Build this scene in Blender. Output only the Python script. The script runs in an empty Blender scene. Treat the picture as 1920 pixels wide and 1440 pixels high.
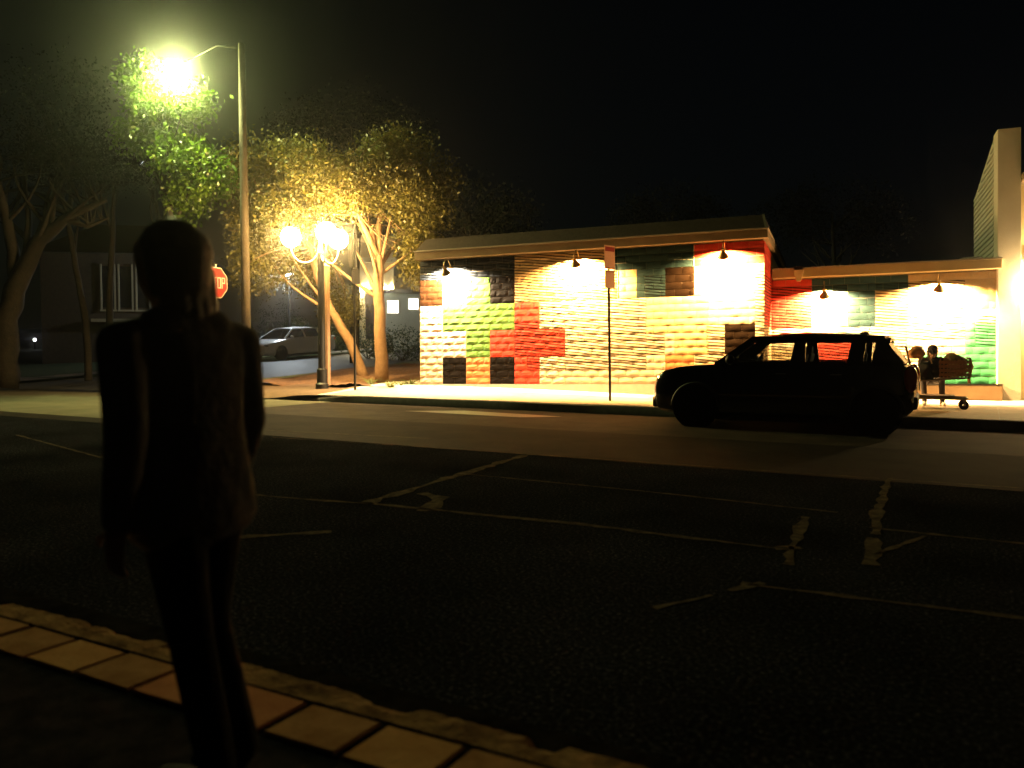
import bpy, bmesh, math, random
from mathutils import Vector, Matrix
import numpy as np
random.seed(7); rng = np.random.default_rng(7)
S = bpy.context.scene
COL = S.collection
PI = math.pi
rad = math.radians

# ------------------------------------------------------------------ camera
FPX, TH, HZ, H = 1540.0, rad(30.0), 652.0, 1.25       # focal length (px of 1920), heading, street horizon, eye height
PITCH = math.atan((720 - HZ) / FPX)
F0 = Vector((-math.sin(TH), math.cos(TH), 0)); RT = Vector((math.cos(TH), math.sin(TH), 0)); ZV = Vector((0, 0, 1))
FW = F0 * math.cos(PITCH) - ZV * math.sin(PITCH); UP = F0 * math.sin(PITCH) + ZV * math.cos(PITCH)
CAM = Vector((0, 0, H))
cd = bpy.data.cameras.new('camera'); cam = bpy.data.objects.new('camera', cd); COL.objects.link(cam)
cd.sensor_width = 36; cd.lens = FPX / 1920 * 36; cd.clip_start = 0.05; cd.clip_end = 2000
mm = Matrix((RT, UP, -FW)).transposed().to_4x4(); mm.translation = CAM; cam.matrix_world = mm
S.camera = cam
cd.dof.use_dof = True; cd.dof.focus_distance = 16.0; cd.dof.aperture_fstop = 1.9

# ------------------------------------------------------------------ world (moonless night sky over a town)
W = bpy.data.worlds.new('World'); S.world = W; W.use_nodes = True
wn = W.node_tree.nodes; wl = W.node_tree.links
sky = wn.new('ShaderNodeTexSky'); sky.sky_type = 'NISHITA'; sky.sun_disc = False
sky.sun_elevation = rad(12); sky.sun_rotation = rad(150)
hs = wn.new('ShaderNodeHueSaturation'); hs.inputs['Saturation'].default_value = 1.1
wl.new(sky.outputs['Color'], hs.inputs['Color']); wl.new(hs.outputs['Color'], wn['Background'].inputs['Color'])
wn['Background'].inputs['Strength'].default_value = 0.00036
S.view_settings.view_transform = 'Standard'; S.view_settings.look = 'None'
S.view_settings.exposure = 0.0; S.view_settings.gamma = 1.0; S.view_settings.use_curve_mapping = False
S.cycles.use_denoising = True
try: S.cycles.denoiser = 'OPENIMAGEDENOISE'
except Exception: pass
S.cycles.use_light_tree = True
S.cycles.sample_clamp_indirect = 4.0
S.cycles.max_bounces = 4; S.cycles.use_adaptive_sampling = True; S.cycles.adaptive_threshold = 0.02; S.cycles.transparent_max_bounces = 12
S.cycles.volume_bounces = 0
GAIN = 1.0                                             # one common factor on all lamps

# ------------------------------------------------------------------ placement helpers
def ray(u, v): return FW + RT * ((u - 960) / FPX) + UP * ((720 - v) / FPX)
def at(u, v, d): return CAM + ray(u, v) * d
def gnd(u, v, z=0.0):
    r = ray(u, v); return CAM + r * ((z - H) / r.z)
def sm(a, b, x):
    t = min(1, max(0, (x - a) / (b - a))); return t * t * (3 - 2 * t)
def T(x, y):                                           # the land climbs behind the corner
    return 0.055 * max(0.0, y - 14.3) * sm(-10.5, -14.5, x)

# ------------------------------------------------------------------ materials
MATS = {}
def mat(name, col, rough=0.6, col2=None, scale=8.0, bump=0.0, bscale=40.0, metal=0.0, emit=None, estr=0.0, spec=0.5, detail=4.0, coat=0.0):
    if name in MATS: return MATS[name]
    m = bpy.data.materials.new(name); m.use_nodes = True
    n = m.node_tree.nodes; l = m.node_tree.links; b = n['Principled BSDF']
    b.inputs['Base Color'].default_value = (*col, 1); b.inputs['Roughness'].default_value = rough
    b.inputs['Metallic'].default_value = metal; b.inputs['Specular IOR Level'].default_value = spec
    b.inputs['Coat Weight'].default_value = coat
    tc = n.new('ShaderNodeTexCoord')
    if col2 is not None:
        nz = n.new('ShaderNodeTexNoise'); nz.inputs['Scale'].default_value = scale; nz.inputs['Detail'].default_value = detail
        nz.inputs['Roughness'].default_value = 0.65
        l.new(tc.outputs['Object'], nz.inputs['Vector'])
        r = n.new('ShaderNodeValToRGB'); r.color_ramp.elements[0].position = 0.32; r.color_ramp.elements[1].position = 0.68
        r.color_ramp.elements[0].color = (*col, 1); r.color_ramp.elements[1].color = (*col2, 1)
        l.new(nz.outputs['Fac'], r.inputs['Fac']); l.new(r.outputs['Color'], b.inputs['Base Color'])
    if bump > 0:
        nb = n.new('ShaderNodeTexNoise'); nb.inputs['Scale'].default_value = bscale; nb.inputs['Detail'].default_value = 5
        l.new(tc.outputs['Object'], nb.inputs['Vector'])
        bp = n.new('ShaderNodeBump'); bp.inputs['Strength'].default_value = bump; bp.inputs['Distance'].default_value = 0.02
        l.new(nb.outputs['Fac'], bp.inputs['Height']); l.new(bp.outputs['Normal'], b.inputs['Normal'])
    if emit is not None:
        b.inputs['Emission Color'].default_value = (*emit, 1); b.inputs['Emission Strength'].default_value = estr
    MATS[name] = m; return m
def glass(name, tint, refl=1.0):
    if name in MATS: return MATS[name]
    m = bpy.data.materials.new(name); m.use_nodes = True; n = m.node_tree.nodes; l = m.node_tree.links
    n.remove(n['Principled BSDF']); out = n['Material Output']
    t = n.new('ShaderNodeBsdfTransparent'); t.inputs['Color'].default_value = (*tint, 1)
    g = n.new('ShaderNodeBsdfGlossy'); g.inputs['Roughness'].default_value = 0.02; g.inputs['Color'].default_value = (refl, refl, refl, 1)
    fr = n.new('ShaderNodeFresnel'); fr.inputs['IOR'].default_value = 1.5
    mx = n.new('ShaderNodeMixShader'); l.new(fr.outputs['Fac'], mx.inputs['Fac'])
    l.new(t.outputs['BSDF'], mx.inputs[1]); l.new(g.outputs['BSDF'], mx.inputs[2]); l.new(mx.outputs['Shader'], out.inputs['Surface'])
    MATS[name] = m; return m
def leafmat(name, c1, c2, rough=0.45):
    m = bpy.data.materials.new(name); m.use_nodes = True; n = m.node_tree.nodes; l = m.node_tree.links
    b = n['Principled BSDF']; out = n['Material Output']
    tc = n.new('ShaderNodeTexCoord'); nz = n.new('ShaderNodeTexNoise'); nz.inputs['Scale'].default_value = 5; nz.inputs['Detail'].default_value = 6
    l.new(tc.outputs['Object'], nz.inputs['Vector'])
    r = n.new('ShaderNodeValToRGB'); r.color_ramp.elements[0].position = .35; r.color_ramp.elements[1].position = .65
    r.color_ramp.elements[0].color = (*c1, 1); r.color_ramp.elements[1].color = (*c2, 1)
    l.new(nz.outputs['Fac'], r.inputs['Fac']); l.new(r.outputs['Color'], b.inputs['Base Color']); b.inputs['Roughness'].default_value = rough
    tr = n.new('ShaderNodeBsdfTranslucent'); l.new(r.outputs['Color'], tr.inputs['Color'])
    mx = n.new('ShaderNodeMixShader'); mx.inputs['Fac'].default_value = 0.4
    l.new(b.outputs['BSDF'], mx.inputs[1]); l.new(tr.outputs['BSDF'], mx.inputs[2]); l.new(mx.outputs['Shader'], out.inputs['Surface'])
    return m

def paint(name, col, dark=None, period=0.0):
    """wall paint on the rough blocks; with a period: the mural's thin dark painted stripes, slightly out of level"""
    k = name
    if k in MATS: return MATS[k]
    m = mat(k, col, 0.62, tuple(c * 0.82 for c in col), 9, 0.35, 55, spec=0.03)
    if period > 0:
        n = m.node_tree.nodes; l = m.node_tree.links; b = n['Principled BSDF']
        src = b.inputs['Base Color'].links[0].from_socket
        geo = n.new('ShaderNodeNewGeometry'); sp = n.new('ShaderNodeSeparateXYZ'); l.new(geo.outputs['Position'], sp.inputs['Vector'])
        a = n.new('ShaderNodeMath'); a.operation = 'MULTIPLY'; a.inputs[1].default_value = 0.10; l.new(sp.outputs['X'], a.inputs[0])
        s = n.new('ShaderNodeMath'); s.operation = 'ADD'; l.new(sp.outputs['Z'], s.inputs[0]); l.new(a.outputs[0], s.inputs[1])
        wob = n.new('ShaderNodeTexNoise'); wob.inputs['Scale'].default_value = 2.2; l.new(geo.outputs['Position'], wob.inputs['Vector'])
        wm = n.new('ShaderNodeMath'); wm.operation = 'MULTIPLY_ADD'; wm.inputs[1].default_value = 0.035; l.new(wob.outputs['Fac'], wm.inputs[0]); l.new(s.outputs[0], wm.inputs[2])
        d = n.new('ShaderNodeMath'); d.operation = 'DIVIDE'; d.inputs[1].default_value = period; l.new(wm.outputs[0], d.inputs[0])
        f = n.new('ShaderNodeMath'); f.operation = 'FRACT'; l.new(d.outputs[0], f.inputs[0])
        rp = n.new('ShaderNodeValToRGB'); e = rp.color_ramp.elements
        e[0].position = 0.0; e[0].color = (1, 1, 1, 1); e[1].position = 0.44; e[1].color = (0, 0, 0, 1)
        x = rp.color_ramp.elements.new(0.32); x.color = (1, 1, 1, 1); x = rp.color_ramp.elements.new(0.92); x.color = (0, 0, 0, 1)
        l.new(f.outputs[0], rp.inputs['Fac'])
        mx = n.new('ShaderNodeMix'); mx.data_type = 'RGBA'; l.new(rp.outputs['Color'], mx.inputs['Factor'])
        l.new(src, mx.inputs[6]); mx.inputs[7].default_value = (*(dark or tuple(c * 0.035 for c in col)), 1)
        l.new(mx.outputs[2], b.inputs['Base Color'])
    return m

# ------------------------------------------------------------------ mesh helpers
class MB:
    def __init__(s): s.v = []; s.f = []; s.mi = []
    def add(s, vs, fs, mi=0):
        o = len(s.v); s.v += [tuple(p) for p in vs]; s.f += [tuple(i + o for i in f) for f in fs]; s.mi += [mi] * len(fs); return s
    def box(s, c, d, M=None, mi=0):
        x, y, z = d[0] / 2, d[1] / 2, d[2] / 2
        vs = [Vector((sx * x, sy * y, sz * z)) for sz in (-1, 1) for sy in (-1, 1) for sx in (-1, 1)]
        vs = [(M @ p if M else p) + Vector(c) for p in vs]
        return s.add(vs, [(0, 2, 3, 1), (4, 5, 7, 6), (0, 1, 5, 4), (2, 6, 7, 3), (0, 4, 6, 2), (1, 3, 7, 5)], mi)
    def span(s, a, b, mi=0):
        a, b = Vector(a), Vector(b); return s.box((a + b) / 2, b - a, None, mi)
    def tube(s, pts, r, n=8, cap=True, mi=0):
        pts = [Vector(p) for p in pts]; rs = r if isinstance(r, (list, tuple)) else [r] * len(pts)
        rings = []; up = Vector((0, 0, 1)); t0 = (pts[1] - pts[0]).normalized()
        if abs(t0.dot(up)) > 0.95: up = Vector((1, 0, 0))
        side = t0.cross(up).normalized()
        for i, p in enumerate(pts):
            t = (pts[min(i + 1, len(pts) - 1)] - pts[max(i - 1, 0)]).normalized()
            side = (side - t * side.dot(t)).normalized(); up2 = side.cross(t)
            rings.append([p + (side * math.cos(2 * PI * k / n) + up2 * math.sin(2 * PI * k / n)) * rs[i] for k in range(n)])
        vs = [p for r_ in rings for p in r_]; fs = []
        for i in range(len(pts) - 1):
            for k in range(n): fs.append((i * n + k, i * n + (k + 1) % n, (i + 1) * n + (k + 1) % n, (i + 1) * n + k))
        if cap: fs.append(tuple(range(n - 1, -1, -1))); fs.append(tuple((len(pts) - 1) * n + k for k in range(n)))
        return s.add(vs, fs, mi)
    def lathe(s, prof, n=16, M=None, mi=0):               # prof: (radius, z)
        vs = []; fs = []
        for r, z in prof:
            for k in range(n):
                p = Vector((r * math.cos(2 * PI * k / n), r * math.sin(2 * PI * k / n), z)); vs.append(M @ p if M else p)
        for i in range(len(prof) - 1):
            for k in range(n): fs.append((i * n + k, i * n + (k + 1) % n, (i + 1) * n + (k + 1) % n, (i + 1) * n + k))
        return s.add(vs, fs, mi)
    def sphere(s, c, r, n=12, mi=0):
        r = r if isinstance(r, (list, tuple)) else (r, r, r); m = n // 2
        vs = [(c[0] + r[0] * math.sin(PI * i / m) * math.cos(2 * PI * k / n), c[1] + r[1] * math.sin(PI * i / m) * math.sin(2 * PI * k / n), c[2] + r[2] * math.cos(PI * i / m)) for i in range(m + 1) for k in range(n)]
        return s.add(vs, [(i * n + k, (i + 1) * n + k, (i + 1) * n + (k + 1) % n, i * n + (k + 1) % n) for i in range(m) for k in range(n)], mi)
    def prism(s, poly, axis_vec, mi=0):                   # closed polygon swept by a vector
        a = Vector(axis_vec); n = len(poly); vs = [Vector(p) for p in poly] + [Vector(p) + a for p in poly]
        fs = [tuple(range(n - 1, -1, -1)), tuple(range(n, 2 * n))] + [(k, (k + 1) % n, n + (k + 1) % n, n + k) for k in range(n)]
        return s.add(vs, fs, mi)
    def mesh(s, name):
        me = bpy.data.meshes.new(name); me.from_pydata([tuple(p) for p in s.v], [], s.f); me.update(); return me
    def build(s, name, material, parent=None, smooth=False, loc=None, bevel=0.0):
        me = s.mesh(name)
        ms = material if isinstance(material, (list, tuple)) else [material]
        for m in ms: me.materials.append(m)
        if len(ms) > 1:
            for p, i in zip(me.polygons, s.mi): p.material_index = i
        bm = bmesh.new(); bm.from_mesh(me); bmesh.ops.recalc_face_normals(bm, faces=bm.faces)
        if bevel > 0: bmesh.ops.bevel(bm, geom=[e for e in bm.edges if e.calc_face_angle(0) > 0.6], offset=bevel, segments=2, affect='EDGES', profile=0.5, clamp_overlap=True)
        bm.to_mesh(me); bm.free()
        if smooth:
            for p in me.polygons: p.use_smooth = True
            if smooth == 'auto': me.set_sharp_from_angle(angle=rad(40))
        o = bpy.data.objects.new(name, me); COL.objects.link(o)
        if parent is not None: o.parent = parent
        if loc is not None: o.location = loc
        return o
def tag(o, label, cat, group=None):
    o['label'] = label; o['category'] = cat
    if group: o['group'] = group
    return o
def thing(name, label, cat, loc=(0, 0, 0), rz=0.0, group=None, M=None):
    o = bpy.data.objects.new(name, None); COL.objects.link(o); o.empty_display_size = 0.2
    if M is not None: o.matrix_world = M
    else: o.location = loc; o.rotation_euler = (0, 0, rz)
    return tag(o, label, cat, group)
def struct(o): o['kind'] = 'structure'; return o
def copy_tree(o, parent=None):
    c = o.copy(); COL.objects.link(c)
    c.parent = parent
    for ch in list(o.children): copy_tree(ch, c)
    return c
def lamp(name, parent, loc, power, col, radius=0.05):
    ld = bpy.data.lights.new(name, 'POINT'); ld.energy = power * GAIN; ld.color = col; ld.shadow_soft_size = radius
    o = bpy.data.objects.new(name, ld); COL.objects.link(o); o.parent = parent; o.location = loc; return o

# ------------------------------------------------------------------ common materials
def asphalt(name, dark, mid, chip_, patch=0.8):
    """old asphalt: pale stone chips in dark binder, worn and dirty in broad uneven patches"""
    m = mat(name, mid, 0.9, mid, 55, 0.6, 260, spec=0.0); n = m.node_tree.nodes; l = m.node_tree.links; b = n['Principled BSDF']
    nz = b.inputs['Base Color'].links[0].from_node.inputs['Fac'].links[0].from_node; rp = b.inputs['Base Color'].links[0].from_node
    nz.inputs['Scale'].default_value = 48; nz.inputs['Detail'].default_value = 5; nz.inputs['Roughness'].default_value = .78
    e = rp.color_ramp.elements; e[0].position = .40; e[0].color = (*dark, 1); e[1].position = .70; e[1].color = (*chip_, 1); x = e.new(.55); x.color = (*mid, 1)
    big = n.new('ShaderNodeTexNoise'); big.inputs['Scale'].default_value = patch; big.inputs['Detail'].default_value = 6; tc = n.new('ShaderNodeTexCoord'); l.new(tc.outputs['Object'], big.inputs['Vector'])
    mr = n.new('ShaderNodeMapRange'); mr.inputs[1].default_value = .3; mr.inputs[2].default_value = .7; mr.inputs[3].default_value = .45; mr.inputs[4].default_value = 1.5; l.new(big.outputs['Fac'], mr.inputs[0])
    mx = n.new('ShaderNodeVectorMath'); mx.operation = 'SCALE'; l.new(rp.outputs['Color'], mx.inputs[0]); l.new(mr.outputs[0], mx.inputs['Scale']); l.new(mx.outputs[0], b.inputs['Base Color'])
    return m
ASPH = asphalt('asphalt_old', (0.003, 0.0033, 0.005), (0.014, 0.015, 0.020), (0.13, 0.13, 0.14))
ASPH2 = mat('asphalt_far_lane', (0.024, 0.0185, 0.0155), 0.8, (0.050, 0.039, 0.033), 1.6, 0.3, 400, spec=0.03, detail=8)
CONC = mat('concrete', (0.36, 0.34, 0.30), 0.75, (0.48, 0.45, 0.40), 5, 0.3, 60)
CONCD = mat('concrete_worn', (0.10, 0.09, 0.08), 0.6, (0.24, 0.21, 0.17), 7, 0.9, 30)
PAVE = mat('dark_paving', (0.010, 0.0095, 0.013), 0.9, (0.034, 0.030, 0.034), 12, 0.5, 160, spec=0.0)
SOIL = mat('mulch', (0.07, 0.035, 0.018), 0.95, (0.20, 0.10, 0.05), 14, 1.0, 30)
GRASS = mat('lawn', (0.025, 0.045, 0.012), 0.9, (0.06, 0.09, 0.025), 10, 0.8, 60)
BLACKM = mat('black_metal', (0.012, 0.012, 0.012), 0.45, metal=0.3)
GALV = mat('galvanised_steel', (0.30, 0.30, 0.30), 0.45, (0.40, 0.40, 0.40), 20, metal=0.9)
WOODP = mat('weathered_pole_wood', (0.03, 0.020, 0.012), 0.9, (0.055, 0.038, 0.023), 4, 0.6, 20)
BARK = mat('pale_bark', (0.20, 0.115, 0.06), 0.9, (0.29, 0.175, 0.10), 6, 0.8, 14)
BARKD = mat('dark_bark', (0.024, 0.020, 0.017), 0.9, (0.045, 0.037, 0.03), 6, 0.8, 14)
STUC = mat('cream_trim', (0.55, 0.48, 0.36), 0.6, (0.62, 0.55, 0.42), 3)

# ================================================================== GROUND AND ROADS
def sheet(name, x0, x1, y0, y1, nx, ny, hf, m, parent=None, rough=0.0):
    vs = []; fs = []
    for j in range(ny + 1):
        for i in range(nx + 1):
            x = x0 + (x1 - x0) * i / nx; y = y0 + (y1 - y0) * j / ny
            vs.append((x, y, hf(x, y) + random.uniform(-rough, rough)))
    for j in range(ny):
        for i in range(nx):
            a = j * (nx + 1) + i; fs.append((a, a + 1, a + nx + 2, a + nx + 1))
    b = MB(); b.add(vs, fs); return b.build(name, m, parent, smooth=True)
KY = 14.25                                              # far kerb line
NK = 1.99                                               # near kerb line
struct(sheet('ground', -260, 260, -160, 360, 60, 60, lambda x, y: -0.06 + (T(x, y) if y < 200 else T(x, 200)), mat('bare_earth', (0.03, 0.028, 0.022), 0.95, (0.05, 0.045, 0.03), 3)))
# finer land left of the building
struct(sheet('hillside_lawn', -90, -12.3, KY - 0.1, 95, 80, 60, lambda x, y: T(x, y) + 0.0, GRASS))
road = struct(sheet('main_road', -160, 80, NK - 0.02, KY + 0.05, 120, 8, lambda x, y: 0.0, ASPH))
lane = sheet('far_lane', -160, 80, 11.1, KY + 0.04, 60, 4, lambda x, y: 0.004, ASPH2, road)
sheet('dimmed_lane', -160, 80, 8.35, 11.1, 60, 4, lambda x, y: 0.004, mat('asphalt_dimmed_lane', (0.012, 0.010, 0.0088), 0.85, (0.026, 0.0215, 0.019), 1.3, 0.3, 400, spec=0.02, detail=8), road)  # near strip of the far lane, light falloff put into its darker colour
sheet('intersection', -60, -13.0, 8.9, KY + 0.03, 40, 6, lambda x, y: 0.0085, mat('lamp_pool_asphalt', (0.10, 0.095, 0.07), 0.8, (0.15, 0.14, 0.10), 1.1, 0.3, 300, spec=.03), road)  # asphalt colour lightened to stand for the street light's pool
XW, XE = -27.5, -18.5                                   # cross street
cross = struct(sheet('cross_street', XW, XE, KY - 0.3, 95, 6, 50, lambda x, y: T(x, y) + 0.012, mat('asphalt_side', (0.05, 0.05, 0.048), 0.6, (0.075, 0.075, 0.07), 10, 0.4, 90)))
# sealed cracks, trench edges and stall lines on the old asphalt
SEAL = mat('pale_crack_filler', (0.12, 0.095, 0.07), 0.8, (0.02, 0.018, 0.016), 11, 0.3, 80, spec=.0, detail=8)
def line(pts, w, z=0.0045, name='crack_seal', jit=0.6, m=SEAL):
    b = MB(); vs = []; P = []; w *= 0.75
    for i in range(len(pts) - 1):
        a, c = Vector((*pts[i], 0)), Vector((*pts[i + 1], 0)); n = max(2, int((c - a).length / 0.12))
        P += [a.lerp(c, k / n) for k in range(n)]
    P.append(Vector((*pts[-1], 0)))
    for i, p in enumerate(P):
        t = (P[min(i + 1, len(P) - 1)] - P[max(i - 1, 0)]).normalized(); s = Vector((-t.y, t.x, 0))
        ww = w * random.uniform(1 - jit, 1 + jit) / 2; off = s * random.uniform(-w, w) * 0.18
        vs += [p + s * ww + off + ZV * z, p - s * ww + off + ZV * z]
    gone = 0; fs = []
    for i in range(len(P) - 1):                          # worn through in places
        if gone > 0: gone -= 1; continue
        if random.random() < .035: gone = 1
        fs.append((2 * i, 2 * i + 1, 2 * i + 3, 2 * i + 2))
    b.add(vs, fs); return b.build(name, m, road)
line([(-6.2, 4.85), (-5.1, 4.92), (-4.26, 5.08), (-2.41, 5.23), (-1.12, 5.20)], 0.07)
line([(-1.12, 5.20), (-0.98, 5.30)], 0.10)
line([(-4.28, 5.05), (-4.45, 6.6), (-4.62, 8.3)], 0.13)
line([(-4.40, 6.76), (-2.6, 6.72), (-0.95, 6.58)], 0.055)
line([(-4.18, 5.68), (-3.9, 5.6), (-3.70, 5.05)], 0.16)
line([(-0.78, 8.6), (-0.70, 6.9), (-0.555, 5.07)], 0.10)
line([(-1.13, 6.29), (-0.97, 4.84)], 0.09)
line([(-0.68, 6.13), (0.24, 6.12), (4, 6.1)], 0.06)
line([(-0.56, 5.35), (-0.32, 6.05)], 0.06)
line([(-1.1, 4.33), (0.18, 4.42), (4, 4.6)], 0.06)
line([(-4.3, 3.7), (-3.82, 4.17)], 0.09)
line([(-1.35, 3.7), (-1.0, 4.4)], 0.06)
line([(-8.6, 8.20), (-4, 8.42), (3, 8.62), (12, 8.7)], 0.05)
line([(-10.5, 8.85), (-9.2, 8.9), (-6.6, 9.18)], 0.045)
line([(-8.0, 6.2), (-6.7, 5.4), (-6.0, 5.0)], 0.06)
line([(-12.0, 6.6), (-8.3, 5.6), (-6.5, 5.35)], 0.05)
PATCHM = mat('patch_asphalt', (0.13, 0.125, 0.10), 0.5, (0.09, 0.085, 0.07), 10, 0.3, 90)
b = MB(); b.add([(-9.9, 12.9, .009), (-7.2, 12.75, .009), (-6.6, 13.25, .009), (-8.9, 13.55, .009)], [(0, 1, 2, 3)]); b.build('asphalt_patch', PATCHM, road)

# ---- far pavement: one slab field, its wall side rising to the left as the street climbs
def SW(x, y):
    k = sm(-3.0, -12.5, x); return 0.15 + k * 0.20 * min(1, max(0, (y - KY - 0.3) / 2.2))
pav = struct(sheet('far_pavement', -13.6, 40, KY + 0.14, 22.5, 60, 12, SW, CONC))
JM = mat('pavement_slab', (0.30, 0.235, 0.16), 0.8, (0.40, 0.32, 0.22), 6, 0.25, 70)
x = -13.3
while x < 12:
    for (ya, yb) in ((KY + 0.18, KY + 1.72), (KY + 1.735, KY + 3.3)):
        b = MB(); n = 3
        vs = [(xx, yy, SW(xx, yy) + dz) for dz in (0.006, -0.02) for xx in (x + .006, x + 1.494) for yy in (ya, yb)]
        b.add(vs, [(0, 2, 3, 1), (0, 1, 5, 4), (2, 6, 7, 3), (0, 4, 6, 2), (1, 3, 7, 5)]); b.build('slab', JM, pav)
    x += 1.5
# kerb of the far pavement, fading to a ramp at the corner
def kerb_strip(name, xs, y, hfun, m, parent, w=0.15, jit=0.004):
    vs = []; fs = []
    for x in xs:
        h = hfun(x); j = lambda: random.uniform(-jit, jit)
        vs += [(x, y + j(), -0.02), (x, y + 0.01 + j(), h - 0.02 + j()), (x, y + 0.03 + j(), h + j()), (x, y + w + j(), h + j())]
    for i in range(len(xs) - 1):
        for k in range(3): a = 4 * i + k; fs.append((a, a + 4, a + 5, a + 1))
    b = MB(); b.add(vs, fs); return b.build(name, m, parent, smooth='auto')
KD = mat('shadow_dark_kerb', (0.05, 0.045, 0.04), 0.8, (0.09, 0.08, 0.065), 9, 0.6, 40)  # dark colour stands for the shadow on the kerb face
kerb_strip('kerb', [(-14.4 + 0.6 * i) for i in range(92)], KY, lambda x: 0.02 + 0.145 * sm(-14.3, -12.4, x), KD, pav)
# corner pavement, verge and planting bed left of the building
def CP(x, y): return T(x, y) + 0.10 * sm(-18.6, -17.6, x) * sm(KY - 0.1, KY + 0.5, y) + 0.03
struct(sheet('corner_pavement', XE, -13.5, KY - 0.05, 16.6, 24, 10, lambda x, y: max(CP(x, y), SW(x, y) * sm(-15.5, -13.6, x)), mat('corner_concrete', (0.08, 0.045, 0.022), 0.9, (0.13, 0.075, 0.038), 6, 0.4, 40)))
struct(sheet('planting_bed', XE + 0.1, -12.3, 16.0, 24, 40, 40, lambda x, y: T(x, y) + 0.16 + 0.10 * math.sin(x * 1.7) * math.sin(y * 1.3), SOIL, rough=0.02))
struct(sheet('verge', XE - 0.35, XE + 0.3, 16.4, 60, 2, 60, lambda x, y: T(x, y) + 0.14, mat('verge_grass', (0.06, 0.08, 0.02), 0.9, (0.11, 0.12, 0.04), 12, 0.6, 50)))
# far kerb of the intersection, beyond the cross street
fp = struct(sheet('west_pavement', -160, XW, KY + 0.0, KY + 2.2, 60, 3, lambda x, y: T(x, y) + 0.10, CONCD))
kerb_strip('kerb', [(-160 + (160 + XW) * i / 60) for i in range(61)], KY - 0.16, lambda x: 0.12, CONCD, fp)
struct(sheet('west_kerb_walk', XW - 1.2, XW, KY + 2.2, 90, 2, 60, lambda x, y: T(x, y) + 0.12, CONCD))

# ---- near pavement: dark paving, one row of square tiles, broken concrete kerb, gutter
npv = struct(sheet('near_pavement', -40, 20, -8, NK - 0.06, 40, 10, lambda x, y: 0.142, PAVE))
TILE = [mat('terracotta_tile_%s' % n, c, 0.7, c2, 7, 0.25, 60, spec=.0) for n, c, c2 in (('ochre', (0.38, 0.20, 0.09), (0.46, 0.27, 0.13)), ('buff', (0.40, 0.23, 0.12), (0.25, 0.13, 0.065)), ('rose', (0.36, 0.15, 0.085), (0.46, 0.22, 0.12)))]
tm = MB()
vs = [(-.133, -.105, 0), (.133, -.105, 0), (.133, .105, 0), (-.133, .105, 0), (-.127, -.099, .008), (.127, -.099, .008), (.127, .099, .008), (-.127, .099, .008)]
tm.add(vs, [(4, 5, 6, 7), (0, 1, 5, 4), (1, 2, 6, 5), (2, 3, 7, 6), (3, 0, 4, 7)]); tmesh = tm.mesh('tile'); tmesh.materials.append(TILE[0])
xk = -0.777
while xk > -9:
    o = bpy.data.objects.new('tile', tmesh); COL.objects.link(o); o.parent = npv
    o.location = (xk, 1.742 + (xk + 2) * 0.018, 0.145 + random.uniform(-.002, .003)); o.rotation_euler = (random.uniform(-.012, .012), random.uniform(-.01, .01), 0.018 + random.uniform(-.01, .01))
    o.material_slots[0].link = 'OBJECT'; o.material_slots[0].material = random.choice(TILE)
    xk -= 0.289
vs = []; fs = []; n = 460; rk = random.Random(5); chip = 0.0; drop = 0.0; left = 0   # chipped concrete kerb top
for i in range(n):
    x = -9 + 12 * i / (n - 1); y0 = 1.868 + (x + 2) * 0.018
    if left <= 0: left = rk.randint(2, 12); big = rk.random() < .22; chip = rk.uniform(.02, .055) if big else rk.uniform(0, .012); drop = rk.uniform(.008, .022) if big else rk.uniform(0, .003)
    left -= 1; e = rk.uniform(-.003, .003)
    vs += [(x, y0, 0.1475), (x, y0 + 0.075 - chip * .5 + e, 0.1485 + e * .2), (x, y0 + 0.122 - chip + e, 0.147 - drop * .4 + e * .4), (x, y0 + 0.138 - chip * .4 + e, 0.132 - drop), (x, y0 + 0.152 + e * .5, -0.01)]
for i in range(n - 1):
    for k in range(4): a = 5 * i + k; fs.append((a, a + 1, a + 6, a + 5))
b = MB(); b.add(vs, fs); b.build('broken_kerb', mat('chipped_kerb_concrete', (0.07, 0.04, 0.024), 0.85, (0.30, 0.19, 0.10), 7, 0.6, 50, spec=.0), npv)
sheet('gutter', -40, 20, NK - 0.02, 2.34, 60, 2, lambda x, y: 0.006, mat('gutter_concrete', (0.004, 0.004, 0.005), 0.9, (0.016, 0.0145, 0.015), 9, 0.5, 90, spec=.0), road)
# short far extension of the tile row's kerb to both sides

# ================================================================== BUILDINGS
EX = RT * 0.9285 - FW * 0.371; EY = RT * 0.371 + FW * 0.9285; EZ = UP          # level frame of the block-wall buildings
SC = 0.78
def bframe(bx, by, bz):
    M = Matrix((EX, EY, EZ)).transposed().to_4x4(); M.translation = CAM + (EX * bx + EY * by + EZ * bz) * SC; return M
CW, CH = 0.4038 * SC, 0.205 * SC
PC = {'cream': (0.62, 0.53, 0.38), 'pink': (0.66, 0.50, 0.36), 'red': (0.52, 0.055, 0.035), 'green': (0.11, 0.22, 0.055), 'teal': (0.016, 0.036, 0.04),
      'navy': (0.022, 0.028, 0.04), 'black': (0.006, 0.0045, 0.004), 'brown': (0.032, 0.013, 0.005), 'orange': (0.60, 0.22, 0.09), 'yellow': (0.64, 0.50, 0.25),
      'beige': (0.48, 0.35, 0.19), 'mint': (0.06, 0.32, 0.15), 'umber': (0.009, 0.005, 0.0025)}
def pm(key):
    c, s = key
    return paint(('striped_' if s else '') + c + '_wall_paint', PC[c], period=0.066 if s else 0.0)
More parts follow.
